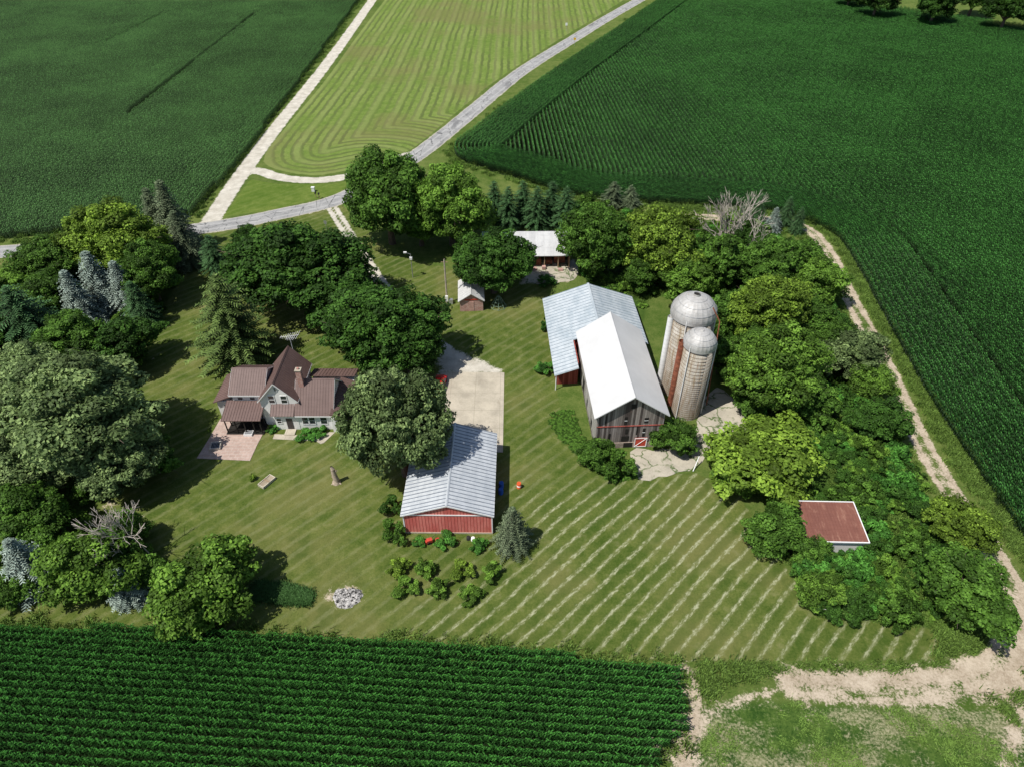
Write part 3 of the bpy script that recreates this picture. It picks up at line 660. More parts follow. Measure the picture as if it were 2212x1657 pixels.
T=[
('maple_tree','D',835,425,205,1.0,'mid'),('maple_tree','D',972,438,185,1.0,'light'),('maple_tree','D',905,470,130,.95,'mid'),
('walnut_tree','D',1065,568,160,.85,'dark'),('walnut_tree','D',1012,535,70,1.1,'dark'),
('deciduous_tree','D',1292,518,150,1.15,'mid'),('deciduous_tree','D',1420,525,165,1.05,'yellow'),('deciduous_tree','D',1490,600,110,1.0,'light'),
('deciduous_tree','D',1380,590,80,1.,'mid'),('deciduous_tree','D',1560,560,120,1.1,'mid'),('deciduous_tree','D',1620,530,90,1.1,'dark'),
('deciduous_tree','D',1665,575,140,1.0,'mid'),('deciduous_tree','D',1720,560,100,1.0,'mid'),('deciduous_tree','D',1775,610,110,1.0,'light'),
('deciduous_tree','D',1670,665,160,1.,'yellow'),('deciduous_tree','D',1755,690,95,1.,'mid'),('deciduous_tree','D',1575,680,100,1.,'mid'),
('deciduous_tree','D',1560,770,85,1.,'mid'),('deciduous_tree','D',1680,800,205,.9,'light'),('deciduous_tree','D',1740,860,120,.9,'mid'),
('deciduous_tree','D',1845,770,125,1.,'silver'),('deciduous_tree','D',1885,825,95,1.,'light'),('deciduous_tree','D',1905,905,110,.9,'dark'),
('deciduous_tree','D',1620,870,70,.9,'mid'),('deciduous_tree','K',1650,985,215,.62,'yellow'),('deciduous_tree','K',1590,1010,110,.7,'light'),
('deciduous_tree','K',1680,1140,125,.7,'mid'),('deciduous_tree','D',2075,1135,130,.95,'yellow'),('deciduous_tree','D',2090,1270,180,.85,'mid'),
('deciduous_tree','K',2040,1215,100,.8,'dark'),('deciduous_tree','K',1775,1270,95,.7,'light'),('deciduous_tree','K',1760,1190,80,.7,'mid'),
('deciduous_tree','D',1795,730,85,1.,'mid'),('deciduous_tree','D',1640,740,90,1.,'mid'),
('deciduous_tree','D',245,515,190,.85,'yellow'),('deciduous_tree','D',110,560,130,.85,'mid'),('deciduous_tree','D',20,630,120,.8,'light'),
('deciduous_tree','D',320,590,140,.9,'mid'),('deciduous_tree','D',105,640,120,.9,'mid'),('deciduous_tree','D',270,740,130,.9,'dark'),
('deciduous_tree','D',145,745,160,.9,'mid'),('silver_maple_tree','D',175,890,300,.9,'silver'),('silver_maple_tree','D',60,830,200,.9,'silver'),
('silver_maple_tree','D',250,985,190,.85,'silver'),('silver_maple_tree','D',90,980,220,.85,'silver'),('deciduous_tree','D',60,1110,160,.9,'mid'),
('deciduous_tree','D',330,990,100,.8,'mid'),('deciduous_tree','K',195,1215,170,.8,'light'),('deciduous_tree','K',265,1160,110,.9,'mid'),
('maple_tree','K',440,1262,205,.78,'light'),('deciduous_tree','K',20,1270,90,.8,'mid'),('deciduous_tree','K',320,1230,80,.8,'mid'),
('deciduous_tree','D',-60,730,170,.9,'dark'),('deciduous_tree','D',-70,950,200,.9,'mid'),
('locust_tree','D',655,585,270,.72,'dark'),('locust_tree','D',560,560,150,.75,'dark'),('locust_tree','D',815,700,240,.8,'dark'),('locust_tree','D',880,745,170,.8,'dark'),
('locust_tree','D',760,650,150,.8,'dark'),('silver_maple_tree','D',862,918,212,1.35,'silver'),
('deciduous_tree','K',530,508,55,.8,'dark'),
('deciduous_tree','D',1900,-5,80,1.,'dark'),('deciduous_tree','D',2025,5,85,1.,'dark'),('deciduous_tree','D',2180,15,90,1.,'dark'),('deciduous_tree','D',1840,-15,60,1.,'mid'),('deciduous_tree','D',2110,-12,80,1.,'mid'),
('shrub','K',1285,975,72,.85,'mid'),('shrub','K',1338,1000,62,.95,'mid'),('shrub','K',1458,938,92,.8,'mid'),('shrub','K',1320,1015,50,.7,'mid'),
('shrub','K',1180,795,45,.5,'brush'),('shrub','K',1178,700,22,1.4,'brush'),('shrub','K',1180,605,40,.5,'brush'),
('shrub','K',846,1090,44,1.0,'dark'),('shrub','K',845,1140,46,.9,'mid'),('shrub','K',862,1165,34,.8,'mid'),('shrub','K',965,1165,44,.5,'brush'),('shrub','K',905,1168,30,.5,'brush'),('shrub','K',1035,1175,40,.5,'brush'),
('shrub','K',660,938,40,.4,'brush'),('shrub','K',690,930,34,.5,'brush'),('shrub','K',590,925,26,.4,'brush'),('shrub','K',545,1030,16,.9,'yellow'),('shrub','K',755,860,50,.6,'mid'),
]
for px,py in[(862,1222),(920,1228),(997,1228),(1060,1235),(875,1265),(945,1270),(1016,1281)]: T.append(('berry_bush','K',px,py,50,.6,random.choice(['light','yellow','light'])))
for t in T: tree(*t)
CT=[('spruce_tree','C',372,478,110,1.5,'greysp'),('spruce_tree','C',338,478,90,1.5,'greysp'),('spruce_tree','C',395,525,90,1.5,'greysp'),
('pine_tree','P',462,555,90,1.0,'pine'),('blue_spruce_tree','C',168,655,100,1.45,'blue'),('blue_spruce_tree','C',215,620,110,1.4,'blue'),('blue_spruce_tree','C',268,630,95,1.4,'blue'),
('spruce_tree','C',300,665,90,1.3,'pine'),('pine_tree','P',60,710,210,.9,'pine'),('spruce_tree','P',497,705,205,1.1,'spruce'),
('spruce_tree','C',1106,1145,96,1.4,'greysp'),('blue_spruce_tree','C',55,1220,130,1.2,'blue'),('blue_spruce_tree','C',268,1265,100,1.05,'blue'),
('blue_spruce_tree','C',1672,478,44,1.3,'blue'),('spruce_tree','C',1640,455,48,1.4,'pine'),('spruce_tree','C',1700,462,50,1.4,'pine'),('spruce_tree','C',1725,480,44,1.4,'pine'),('spruce_tree','C',1610,462,44,1.4,'pine'),
('blue_spruce_tree','P',1325,425,60,1.0,'greysp'),('pine_tree','P',1362,430,55,1.0,'greysp')]
for i,x in enumerate((1068,1098,1130,1160,1192,1222)): CT.append(('pine_tree','P',x,445+(i%2)*12,80,1.25,'pine'))
for t in CT: tree(*t,hc=.42)
def weedmesh(seed,n=90,r=.8,h=.7,mat=None):
    rs=np.random.default_rng(seed); P=rs.normal(size=(n,2))*r*.5; V=[];Tt=[]
    for x,y in P:
        a=rs.uniform(0,6.28);dx,dy=math.cos(a),math.sin(a);hh=h*rs.uniform(.4,1.1);w=.05
        lx,ly=rs.normal(size=2)*.25*hh
        V+=[(x-dx*w,y-dy*w,0),(x+dx*w,y+dy*w,0),(x+dx*w*.6+lx*.5,y+dy*w*.6+ly*.5,hh*.7),(x-dx*w*.6+lx*.5,y-dy*w*.6+ly*.5,hh*.7)]
        V+=[(x-dx*w*.6+lx*.5,y-dy*w*.6+ly*.5,hh*.7),(x+dx*w*.6+lx*.5,y+dy*w*.6+ly*.5,hh*.7),(x+lx*1.6+.01,y+ly*1.6,hh*.85),(x+lx*1.6,y+ly*1.6,hh*.84)]
        t=rs.uniform(.6,1.5); Tt+=[t,t]
    V=np.array(V); return npmesh('weed_%d'%seed,V,np.arange(len(V)).reshape(-1,4),[mat],None,{'tint':np.repeat(Tt,4)})
weedm=leafmat('weed_leaf',(.095,.165,.030),.7,trans=0)
wc=coll('weeds',[weedmesh(i,mat=weedm) for i in range(4)])
def inpoly(P,n,avoid=()):
    lo=P.min(0);hi=P.max(0);q=rng.uniform(lo,hi,(n,2)); k=inside(q,P)
    for a,m in avoid: k&=sd(q,a)>m
    return q[k]
rusty_fp=np.array([(34.2,50.6),(43.4,50.6),(43.6,57.2),(34.2,57.2)])
silofp=np.array([(23,73),(31,73),(31,87),(22,87)]); gbarn=np.array([(5.5,81.5),(23,81.5),(23,106),(5,106)])
clear=GP([(1745,1010),(1790,1010),(1800,1085),(1750,1085)])
av=[(rusty_fp,1.0),(byard,1.0),(silofp,.5),(gbarn,1.0),(clear,0)]
u1=inpoly(brush,1400,av); u1=u1[dist_poly(u1,track)>3.6]
u2=inpoly(left_brush,650); u3=inpoly(mid_brush,550,av); u3=u3[dist_poly(u3,track)>3.4]
for nm,u,sm,mt in(('undergrowth',u1,1.0,'brush'),('undergrowth',u2,1.1,'mid'),('undergrowth',u3,1.1,'brush')):
    meshes=[]
    mm_={'brush':['brush','mid','light','dark'],'mid':['mid','dark','mid','light']}[mt]
    for b,q_ in zip(lib['B'],mm_):
        c=b.copy(); c.materials[0]=LM[q_]; meshes.append(c)
    c=coll('bush_'+mt,meshes); n=len(u); s=sm*rng.uniform(.3,1.0,n)**1.2*1.3
    # plants of one kind grow in patches
    pi=np.floor(2+1.6*np.sin(u[:,0]*.31+1.3*np.sin(u[:,1]*.23))+1.2*np.sin(u[:,1]*.41+u[:,0]*.13)+rng.normal(size=n)*.6).astype(int)%4
    scatter(nm,np.c_[u,np.zeros(n)-.05],rng.uniform(0,6.28,n),np.c_[s,s,s*rng.uniform(.45,1.4,n)],pi,c)
W=[]
def along(P,n,off,spread):
    d=np.gradient(P,axis=0); d/=np.linalg.norm(d,axis=1,keepdims=True); nr=np.c_[-d[:,1],d[:,0]]
    i=rng.integers(0,len(P),n); return P[i]+nr[i]*(off+rng.normal(size=n)*spread)[:,None]+rng.normal(size=(n,2))*.5
W.append(along(track,700,3.6,.7));W.append(along(track,400,-3.2,.6))
ledge=smooth(left_corn[:12],1.5); W.append(along(ledge,500,1.2,.5)); W.append(along(ledge,500,-1.2,.5))
W.append(inpoly(brush,2500,[(rusty_fp,.3),(byard,.3),(clear,0)])); W.append(inpoly(mid_brush,1000,av)); W.append(along(base,700,1.0,.5)); W.append(along(base,700,-1.0,.5))
be=smooth(bot_corn[1:9],1.0); W.append(along(be,200,.3,.3))
W.append(inpoly(GP([(1500,1434),(1700,1440),(2050,1432),(1950,1446),(1700,1448),(1600,1474),(1520,1505)]),330))
gp=GP([(1765,1325),(1990,1340),(2060,1400),(2110,1415),(2145,1370),(2090,1300),(1800,1290)]); W.append(inpoly(gp,650))
W=np.vstack(W)
W=W[(dist_poly(W,road)>3.4)&(dist_poly(W,gravel_road)>2.8)&(dist_poly(W,track)>2.2)]
n=len(W); s=rng.uniform(.5,1.2,n); scatter('tall_weeds',np.c_[W,np.zeros(n)],rng.uniform(0,6.28,n),np.c_[s,s,s*rng.uniform(.6,1.3,n)],rng.integers(0,4,n),wc)
tg=GP([(552,1262),(600,1262),(672,1280),(668,1305),(600,1300),(548,1292)]); q=inpoly(tg,420); n=len(q)
tgm=leafmat('tall_grass_leaf',(.05,.12,.03),.3,trans=0); tc=coll('tall_grass_tufts',[weedmesh(20+i,90,.8,.6,tgm) for i in range(3)])
scatter('tall_grass',np.c_[q,np.zeros(n)],rng.uniform(0,6.28,n),np.ones((n,3))*.8,rng.integers(0,3,n),tc)
# low weeds breaking up the bottom-right dry ground
lw_=inpoly(GP([(1520,1530),(1700,1515),(2100,1540),(2250,1560),(2250,1750),(1510,1750)]),900)
lw_=lw_[np.sin(lw_[:,0]*.5+1.7*np.sin(lw_[:,1]*.4))+.8*np.sin(lw_[:,1]*.9+lw_[:,0]*.3)+rng.normal(size=len(lw_))*.5>.5]
n=len(lw_); scatter('low_weeds',np.c_[lw_,np.zeros(n)],rng.uniform(0,6.28,n),np.c_[np.full(n,.8),np.full(n,.8),rng.uniform(.12,.3,n)],rng.integers(0,4,n),wc)
iv=GP([(1195,890),(1240,888),(1250,930),(1290,1000),(1375,1030),(1340,1038),(1270,1000),(1215,950),(1190,915)])
q=inpoly(iv,900); n=len(q); mm=[]
for b in lib['B']:
    c=b.copy(); c.materials[0]=LM['mid']; mm.append(c)
scatter('ivy_groundcover',np.c_[q,np.zeros(n)-.1],rng.uniform(0,6.28,n),np.c_[np.full(n,.34),np.full(n,.34),np.full(n,.16)],rng.integers(0,4,n),coll('ivy',mm))
def bare(name,cx,cy,H,mat,seed,z=0,r0=.22):
    rs=np.random.default_rng(seed); segs=[]
    def grow(p,d,L,r,dep):
        q=p+d*L; segs.append((p,q,r,r*.72))
        if dep==0: return
        for k in range(rs.integers(2,4)):
            nd=d+rs.normal(size=3)*.38+np.array([0,0,.12]); nd/=np.linalg.norm(nd)
            grow(q if k else p+d*L*rs.uniform(.6,1),nd,L*rs.uniform(.65,.85),max(r*.62,.03),dep-1)
    for k in range(3):
        d=np.array([rs.normal()*.22,rs.normal()*.22,1]); d/=np.linalg.norm(d); grow(np.array([k*.3,0,0.]),d,H*.27,r0,5)
    x,y=G(cx,cy,H*.5)
    return tubeobj(name,segs,mat,None,5,(x,y,0))
bare('bare_tree',1590,480,18,bark_grey,3); bare('bare_tree',1565,490,15,bark_grey,5); bare('bare_tree',290,1150,10.5,bark_grey,8,r0=.14)
# ------------------------------------------------------------------ HOUSE
hx,hy=-34.0,76.0
H=empty('farmhouse',hx,hy,0)
def ofs(x0,x1,y0,y1): return x0-hx,x1-hx,y0-hy,y1-hy
a=ofs(-40.9,-36.4,75.2,81.6); gable(H,*a,5.0,7.0,'x',white,brown_roof,ribs=14,tag='west_wing_',fascia=trim)
a=ofs(-36.4,-31.2,74.0,82.2); gable(H,*a,5.0,8.0,'y',white,brown_roof,ribs=20,tag='main_',fascia=trim)
a=ofs(-31.2,-26.2,73.0,80.2); gable(H,*a,3.1,6.5,'x',white,brown_roof,ribs=14,tag='east_wing_',fascia=trim)
P=lambda x,y,z:(x-hx,y-hy,z)
boxes('front_room_walls',[(*ofs(-34.6,-31.2,72.95,74),0,3.05)],white,H)
slab('front_room_roof',[P(-35,72.5,3.0),P(-31.55,72.5,3.0),P(-31.55,74,4.1),P(-35,74,4.1)],.1,brown_roof,H,8)
boxes('west_room_walls',[(*ofs(-43.8,-40.9,75.8,81.5),0,3.0)],white,H)
slab('west_room_roof',[P(-44.2,81.9,3.0),P(-44.2,75.4,3.0),P(-40.9,75.4,4.4),P(-40.9,81.9,4.4)],.1,brown_roof,H,14)
slab('porch_roof',[P(-41.9,71.7,2.85),P(-36.2,71.7,2.85),P(-36.2,75.2,3.7),P(-41.9,75.2,3.7)],.12,brown_roof,H,14)
boxes('porch_posts',[(*ofs(x,x+.14,y,y+.14),0,2.8) for x in(-41.6,-40.2,-38.9,-37.6,-36.6) for y in(71.95,)]+[(*ofs(-41.6,-41.46,73.5,73.64),0,3.1),(*ofs(-36.6,-36.46,73.4,73.54),0,3.1)],dark,H)
boxes('porch_railing',[(*ofs(-41.5,-38.9,72.0,72.06),.9,1.0),(*ofs(-41.5,-38.9,72.0,72.06),.1,.2)]+[(*ofs(-41.5+i*.15,-41.46+i*.15,72.01,72.05),.2,.9) for i in range(17)],dark,H)
boxes('porch_floor',[(*ofs(-41.8,-36.3,71.8,75.18),.07,.15)],dark,H)
boxes('east_porch_walls',[(*ofs(-26.2,-24.2,72.4,80.2),0,2.75)],white,H)
slab('east_porch_roof',[P(-23.8,72.0,2.75),P(-23.8,80.6,2.75),P(-26.15,80.6,3.7),P(-26.15,72.0,3.7)],.1,brown_roof,H,18)
slab('rear_roof',[P(-31,83.6,2.9),P(-24,83.6,2.9),P(-24,80.6,3.9),P(-31,80.6,3.9)],.1,brown_roof,H,14)
boxes('rear_walls',[(*ofs(-30.8,-24.3,80.4,83.2),0,2.85)],white,H)
boxes('chimney_stack',[(*ofs(-31.0,-30.25,75.7,76.45),5.0,8.7)],brick,H); boxes('chimney_cap',[(*ofs(-31.07,-30.18,75.63,76.52),8.7,8.82)],conc,H)
boxes('chimney_flue',[(*ofs(-30.78,-30.47,75.9,76.2),8.82,9.05)],brick,H)
for x in(-34.7,-32.9): win(H,x-hx,74-hy,4.9,.8,1.4,'S',trim,glass)
win(H,-33.8-hx,74-hy,6.85,.3,.6,'S',trim,glass)
for x in(-39.8,-38.0): win(H,x-hx,75.2-hy,4.3,.7,.9,'S',trim,glass)
for x,w in((-30.2,.8),(-29.2,.8),(-27.5,.9)): win(H,x-hx,73-hy,1.75,w,1.3,'S',trim,glass)
win(H,-34.0-hx,72.95-hy,1.7,.6,.9,'S',trim,glass)
boxes('front_door',[(*ofs(-33.0,-32.1,72.9,72.947),.15,2.2)],simple('door_dark',(.06,.05,.05),.5),H)
boxes('doorstep',[(*ofs(-33.3,-31.8,71.6,72.88),.0,.15)],conc,H)
boxes('side_door',[(*ofs(-25.6,-24.8,72.35,72.397),.15,2.15)],glass,H)
win(H,-26.2-hx,76.6-hy,4.9,.7,1.0,'E',trim,glass)
for y in(73.6,75.2,76.8,78.4): win(H,-24.2-hx,y-hy,1.6,1.1,1.2,'E',trim,glass)
win(H,-42.4-hx,75.8-hy,1.7,.9,1.1,'S',trim,glass)
boxes('corner_trim',[(*ofs(-36.44,-36.3,73.95,73.997),.0,5.0),(*ofs(-31.32,-31.18,73.95,73.997),4.2,5.0)],trim,H)
flat('brick_patio',GP([(425,990),(540,995),(556,960),(573,928),(476,905),(450,950)]),.06,pavers)
flat('concrete_walkway',[(-34.8,71.9),(-34.8,70.9),(-28.5,70.5),(-27.6,69.9),(-27.2,70.1),(-26.0,72.3),(-27,72.3),(-28.3,71.2),(-30,71.6)],.05,conc)
fx,fy=G(467,965); fp=empty('fire_pit_table',fx,fy,8)
boxes('frame',[(-.75,.75,-.75,-.6,.06,.42),(-.75,.75,.6,.75,.06,.42),(-.75,-.6,-.6,.6,.06,.42),(.6,.75,-.6,.6,.06,.42)],simple('pit_stone',(.5,.45,.38),.9),fp)
boxes('pit',[(-.6,.6,-.6,.6,.07,.2)],dark,fp); boxes('grate',[(-.58+i*.2,-.54+i*.2,-.6,.6,.3,.33) for i in range(6)],steel,fp)
fx,fy=G(538,938); hp=empty('patio_step',fx,fy,0); boxes('block',[(-.6,.6,-.5,.5,.06,.4)],trim,hp); boxes('lid',[(-.5,.5,-.4,.4,.4,.46)],steel,hp)
an=empty('tv_antenna',-33.4,83.0)
seg=[((0,0,0),(0,0,9.9),.05,.04),((-1.3,-.3,9.6),(1.3,.3,9.6),.03,.03)]
for i in range(9):
    t=-1.2+i*.3; l=.35+.09*i; seg.append(((t-.1*l,t*.23-l,9.62),(t+.1*l,t*.23+l,9.62),.022,.022))
seg+=[((-.6,-.1,9.2),(.7,.2,9.2),.02,.02)]+[((-.5+i*.25,-.5,9.2),(-.5+i*.25,.5,9.2),.018,.018) for i in range(5)]
tubeobj('mast_and_elements',seg,trim,an,5)
# ------------------------------------------------------------------ MACHINE SHED
ms=empty('machine_shed',-7.9,61.1,-.6)
gable(ms,-5.5,5.5,-7.1,7.1,3.6,5.45,'y',red_wall,grey_roof,ov=.25,ovg=.2,ribs=24,tag='',rw=.13,rh=.05,fascia=trim,ribmat=grey_rib)
boxes('eave_trim',[(-5.6,5.6,-7.16,-7.11,3.5,3.66)],trim,ms)
boxes('corner_trim',[(-5.56,-5.42,-7.16,-7.11,.25,3.5),(5.42,5.56,-7.16,-7.11,.25,3.5),(5.51,5.55,-7.1,-6.95,.25,3.5)],trim,ms)
boxes('foundation',[(-5.55,5.55,-7.17,-7.105,0,.24)],conc,ms)
boxes('garage_doors',[(-4.6,-.6,7.11,7.16,.1,3.0),(.6,4.6,7.11,7.16,.1,3.0)],trim,ms)
# ------------------------------------------------------------------ BARN
bn=empty('wooden_barn',16.5,69.3,3.2)
gable(bn,-4.7,4.7,0,19.2,6.5,9.75,'y',barn_wood,white_roof,ov=.55,ovg=.55,th=.14,tag='')
boxes('stone_foundation',[(-4.8,4.8,-.12,-.01,0,1.0)],stone,bn)
boxes('red_band',[(-4.72,4.72,-.07,-.005,4.1,4.25)],simple('faded_red_trim',(.34,.08,.06),.8,var=.4,sc=2),bn)
boxes('openings',[(-.9,-.5,-.03,-.002,4.5,5.9),(1.9,2.3,-.03,-.002,2.0,3.6),(1.9,2.5,-.03,-.002,4.6,5.6),(-1.0,.1,-.03,-.002,1.3,2.2),(-.55,-.15,-.03,-.002,2.6,3.6),(3.0,3.25,-.03,-.002,1.6,2.9),(-.2,.5,-.03,-.002,7.4,8.2),(-2.9,-2.6,-.03,-.002,1.2,2.8),(1.0,1.2,-.03,-.002,2.4,4.0),(-3.6,-3.45,-.03,-.002,4.6,6.2),(-.6,.7,-.135,-.122,.05,1.0)],dark,bn)
boxes('window_sashes',[(1.9,2.3,-.05,-.032,2.75,2.85),(1.9,2.5,-.05,-.032,5.05,5.13),(-.9,-.5,-.05,-.032,5.15,5.23)],trim,bn)
boxes('barn_door',[(.9,2.7,-.2,-.13,.15,1.9)],red_paint,bn)
boxes('door_trim',[(.9,2.7,-.24,-.2,1.78,1.9),(.9,2.7,-.24,-.2,.15,.27),(.9,1.02,-.24,-.2,.27,1.78),(2.58,2.7,-.24,-.2,.27,1.78)],trim,bn)
tubeobj('door_brace',[((1.0,-.22,.25),(2.6,-.22,1.8),.05,.05)],trim,bn,4)
boxes('west_wall_boards',[(-4.76,-4.705,.2,18,.9,5.9)],plank('grey_boards',(.30,.28,.25),(.5,.48,.44),red=False),bn)
boxes('west_openings',[(-4.79,-4.765,3,3.9,1.2,2.4),(-4.79,-4.765,7.5,8.2,1.2,2.4),(-4.79,-4.765,11,12.5,1.0,3.2)],dark,bn)
gb=empty('metal_roof_barn',14.0,93,3.0)
k=(5.9-3.0)/7.9
def gz(x): return 5.9-abs(x)*k
slab('roof_west',[(-8.0,10.9,gz(8)),(-8.0,-10.9,gz(8)),(-4.3,-10.9,gz(4.3)),(-4.3,10.9,gz(4.3))],.1,old_roof,gb,26,.12,.05,old_rib)
slab('roof_west_upper',[(-4.3,10.9,gz(4.3)),(-4.3,-3.6,gz(4.3)),(0,-3.6,5.9),(0,10.9,5.9)],.1,old_roof,gb,17,.12,.05,old_rib)
slab('roof_east',[(8.2,10.9,gz(8.2)),(8.2,-3.4,gz(8.2)),(0,-3.4,5.9),(0,10.9,5.9)],.1,old_roof,gb,17,.12,.05,old_rib)
slab('ridge_cap',[(-.2,10.95,5.97),(-.2,-3.7,5.97),(.2,-3.7,5.97),(.2,10.95,5.97)],.04,old_roof,gb)
def prism(name,xz,y0,y1,mat,par):
    n=len(xz); V=[(x,y0,z) for x,z in xz]+[(x,y1,z) for x,z in xz]
    Fs=[tuple(range(n)),tuple(range(2*n-1,n-1,-1))]+[((i+1)%n,i,n+i,n+(i+1)%n) for i in range(n)]
    return pymesh(name,V,Fs,mat,par)
dull_red=plank('faded_red_boards',(.20,.04,.03),(.36,.09,.07),.3,red=False)
prism('walls_west',[(-7.5,0),(-4.1,0),(-4.1,gz(4.1)-.16),(-7.5,gz(7.5)-.16)],-9.4,-3.4,dull_red,gb)
prism('walls_main',[(-7.5,0),(7.8,0),(7.8,gz(7.8)-.16),(0,5.74),(-7.5,gz(7.5)-.16)],-3.39,10.5,dull_red,gb)
boxes('west_side_door',[(-7.56,-7.505,-2,1,.1,2.3),(-7.56,-7.505,4,6,.8,1.8)],dark,gb); boxes('door_trim',[(-7.58,-7.505,1,1.15,0,2.5),(-7.58,-7.505,-9.3,-9.1,0,2.6)],trim,gb)
tubeobj('corner_post',[((-7.7,-10.7,0),(-7.7,-10.7,2.9),.09,.09)],trim,gb,6)
# ------------------------------------------------------------------ SILOS
def stave():
    m=Mat('concrete_staves'); p=m.coord(); s=m.sep(p)
    an=m.math('ARCTAN2',s[1],s[0]); v=m.comb(m.math('MULTIPLY',an,2.4),s[2],0)
    b=m.new('ShaderNodeTexBrick'); m.put(b.inputs['Vector'],v); m.put(b.inputs['Color1'],(.44,.405,.34));m.put(b.inputs['Color2'],(.34,.315,.265));m.put(b.inputs['Mortar'],(.2,.175,.14))
    b.inputs['Scale'].default_value=1;b.inputs['Brick Width'].default_value=.28;b.inputs['Row Height'].default_value=.76;b.inputs['Mortar Size'].default_value=.015
    n=m.noise(m.mapping(v,scale=(2.5,.22,1)),1.0,7,.7)
    c=m.mix(m.ss(n,.46,.64,0,.85),b.outputs[0],(.215,.16,.095))
    c=m.mix(m.ss(m.noise(m.mapping(v,scale=(4,.12,1)),1.3,5,.7),.58,.68,0,.7),c,(.20,.09,.05))
    c=m.mix(m.ss(m.noise(v,.7,4),.55,.7,0,.5),c,(.56,.54,.49))
    return m.fin(c,.9,0,.15)
stv=stave(); galv=roofmat('galvanised_dome',(.33,.32,.30),(.52,.51,.49),.55,.1,rust=(.30,.24,.18),rusta=.56)
rustm=simple('rusty_steel',(.26,.09,.05),.8,var=.45,sc=2)
hoopm=simple('hoop_rust',(.20,.13,.09),.7)
def silo(x,y,R,Hh,hole,chute_ang,chmat):
    S=empty('grain_silo',x,y)
    cyl('stave_wall',0,0,0,Hh,R,R,stv,S,64)
    seg=[];N=40
    z=.4
    while z<Hh:
        for i in range(N):
            a=2*math.pi*i/N;b=2*math.pi*(i+1)/N; seg.append(((R*1.004*math.cos(a),R*1.004*math.sin(a),z),(R*1.004*math.cos(b),R*1.004*math.sin(b),z),.03,.03))
        z+=.38 if z<Hh*.5 else .6
    tubeobj('hoops',seg,hoopm,S,4)
    V=[];Fs=[];n=48;m_=12; Rd=R*1.06
    for j in range(m_+1):
        ph=(math.pi/2)*j/m_*(.94 if hole else .995)
        for i in range(n):
            a=2*math.pi*i/n; rr=Rd*math.cos(ph)*(1+.016*(i%2)); V.append((rr*math.cos(a),rr*math.sin(a),Hh+Rd*.86*math.sin(ph)))
    for j in range(m_):
        for i in range(n): Fs.append((j*n+i,j*n+(i+1)%n,(j+1)*n+(i+1)%n,(j+1)*n+i))
    pymesh('dome',V,Fs,galv,S)
    cyl('dome_skirt',0,0,Hh-.5,Hh,Rd*1.0,Rd*1.005,galv,S,48,False)
    if hole:
        cyl('vent_collar',0,0,Hh+Rd*.85,Hh+Rd*.85+.3,.5,.47,galv,S,20,False); cyl('vent_throat',0,0,Hh+Rd*.84,Hh+Rd*.84+.2,.46,.45,dark,S,20)
    else: cyl('vent_cap',0,0,Hh+Rd*.85,Hh+Rd*.85+.2,.3,.22,galv,S,16)
    seg=[]
    for ph in(.35,.75,1.1):
        for i in range(n):
            a=2*math.pi*i/n;b=2*math.pi*(i+1)/n;rr=Rd*math.cos(ph)*1.018;zz=Hh+Rd*.86*math.sin(ph)+.01
            seg.append(((rr*math.cos(a),rr*math.sin(a),zz),(rr*math.cos(b),rr*math.sin(b),zz),.025,.025))
    tubeobj('dome_seams',seg,steel,S,4)
    ca=math.radians(chute_ang); cx,cy=math.cos(ca)*(R+.25),math.sin(ca)*(R+.25)
    seg=[((cx,cy,1.0+k*.8),(cx,cy,1.78+k*.8),.46,.46) for k in range(int((Hh-1)/.8))]
    tubeobj('chute',seg,chmat,S,14)
    seg=[((math.cos(ca+.9)*(R+.2),math.sin(ca+.9)*(R+.2),0),(math.cos(ca+.9)*(R+.2),math.sin(ca+.9)*(R+.2),Hh+.3),.07,.07)]
    for sgn in(-.22,.22):
        aa=math.radians(-10)+sgn/R; seg.append(((math.cos(aa)*(R+.2),math.sin(aa)*(R+.2),0),(math.cos(aa)*(R+.2),math.sin(aa)*(R+.2),Hh+.2),.05,.05))
    for q_ in range(int(Hh/.6)):
        pa=[(math.cos(math.radians(-10)+s_/R)*(R+.2),math.sin(math.radians(-10)+s_/R)*(R+.2),.5+q_*.6) for s_ in(-.22,.22)]; seg.append((pa[0],pa[1],.025,.025))
    tubeobj('ladder_and_pipe',seg,trim,S,6)
    return S
silo(26.3,76.9,2.15,13.0,False,172,rustm)
silo(26.4,82.7,3.1,14.2,True,190,trim)
tubeobj('silo_fill_pipe',[((29.9,78.3,0),(29.7,80.4,14.0),.09,.09),((29.7,80.4,14.0),(28.5,81,16.0),.09,.09)],rustm)
# ------------------------------------------------------------------ small buildings
bs=empty('brick_shed',-7.55,107.2,3.5)
gable(bs,-2.1,2.1,-3.3,3.3,2.3,3.7,'y',brick,pale_roof,ov=.3,ovg=.3,ribs=10,tag='')
boxes('door',[(-.45,.45,-3.36,-3.305,.05,2.0)],simple('pink_door',(.5,.3,.25),.8),bs); boxes('gable_board',[(-1.2,1.2,-3.35,-3.305,2.35,2.6)],red_paint,bs)
osd=empty('open_front_shed',2.8,123,1.0)
slab('roof',[(-8.9,-4.2,2.9),(8.9,-4.2,2.9),(8.9,4.2,3.9),(-8.9,4.2,3.9)],.12,pale_roof,osd,30,.06,.03)
boxes('walls',[(-8.6,8.6,3.8,4.0,0,3.6),(-8.6,-8.4,-3.8,3.8,0,3.0),(8.4,8.6,-3.8,3.8,0,3.0)],wood,osd)
boxes('posts',[(x,x+.18,-3.9,-3.72,0,2.85) for x in(-5.5,-2.5,.5,3.5,6.2)],wood,osd)
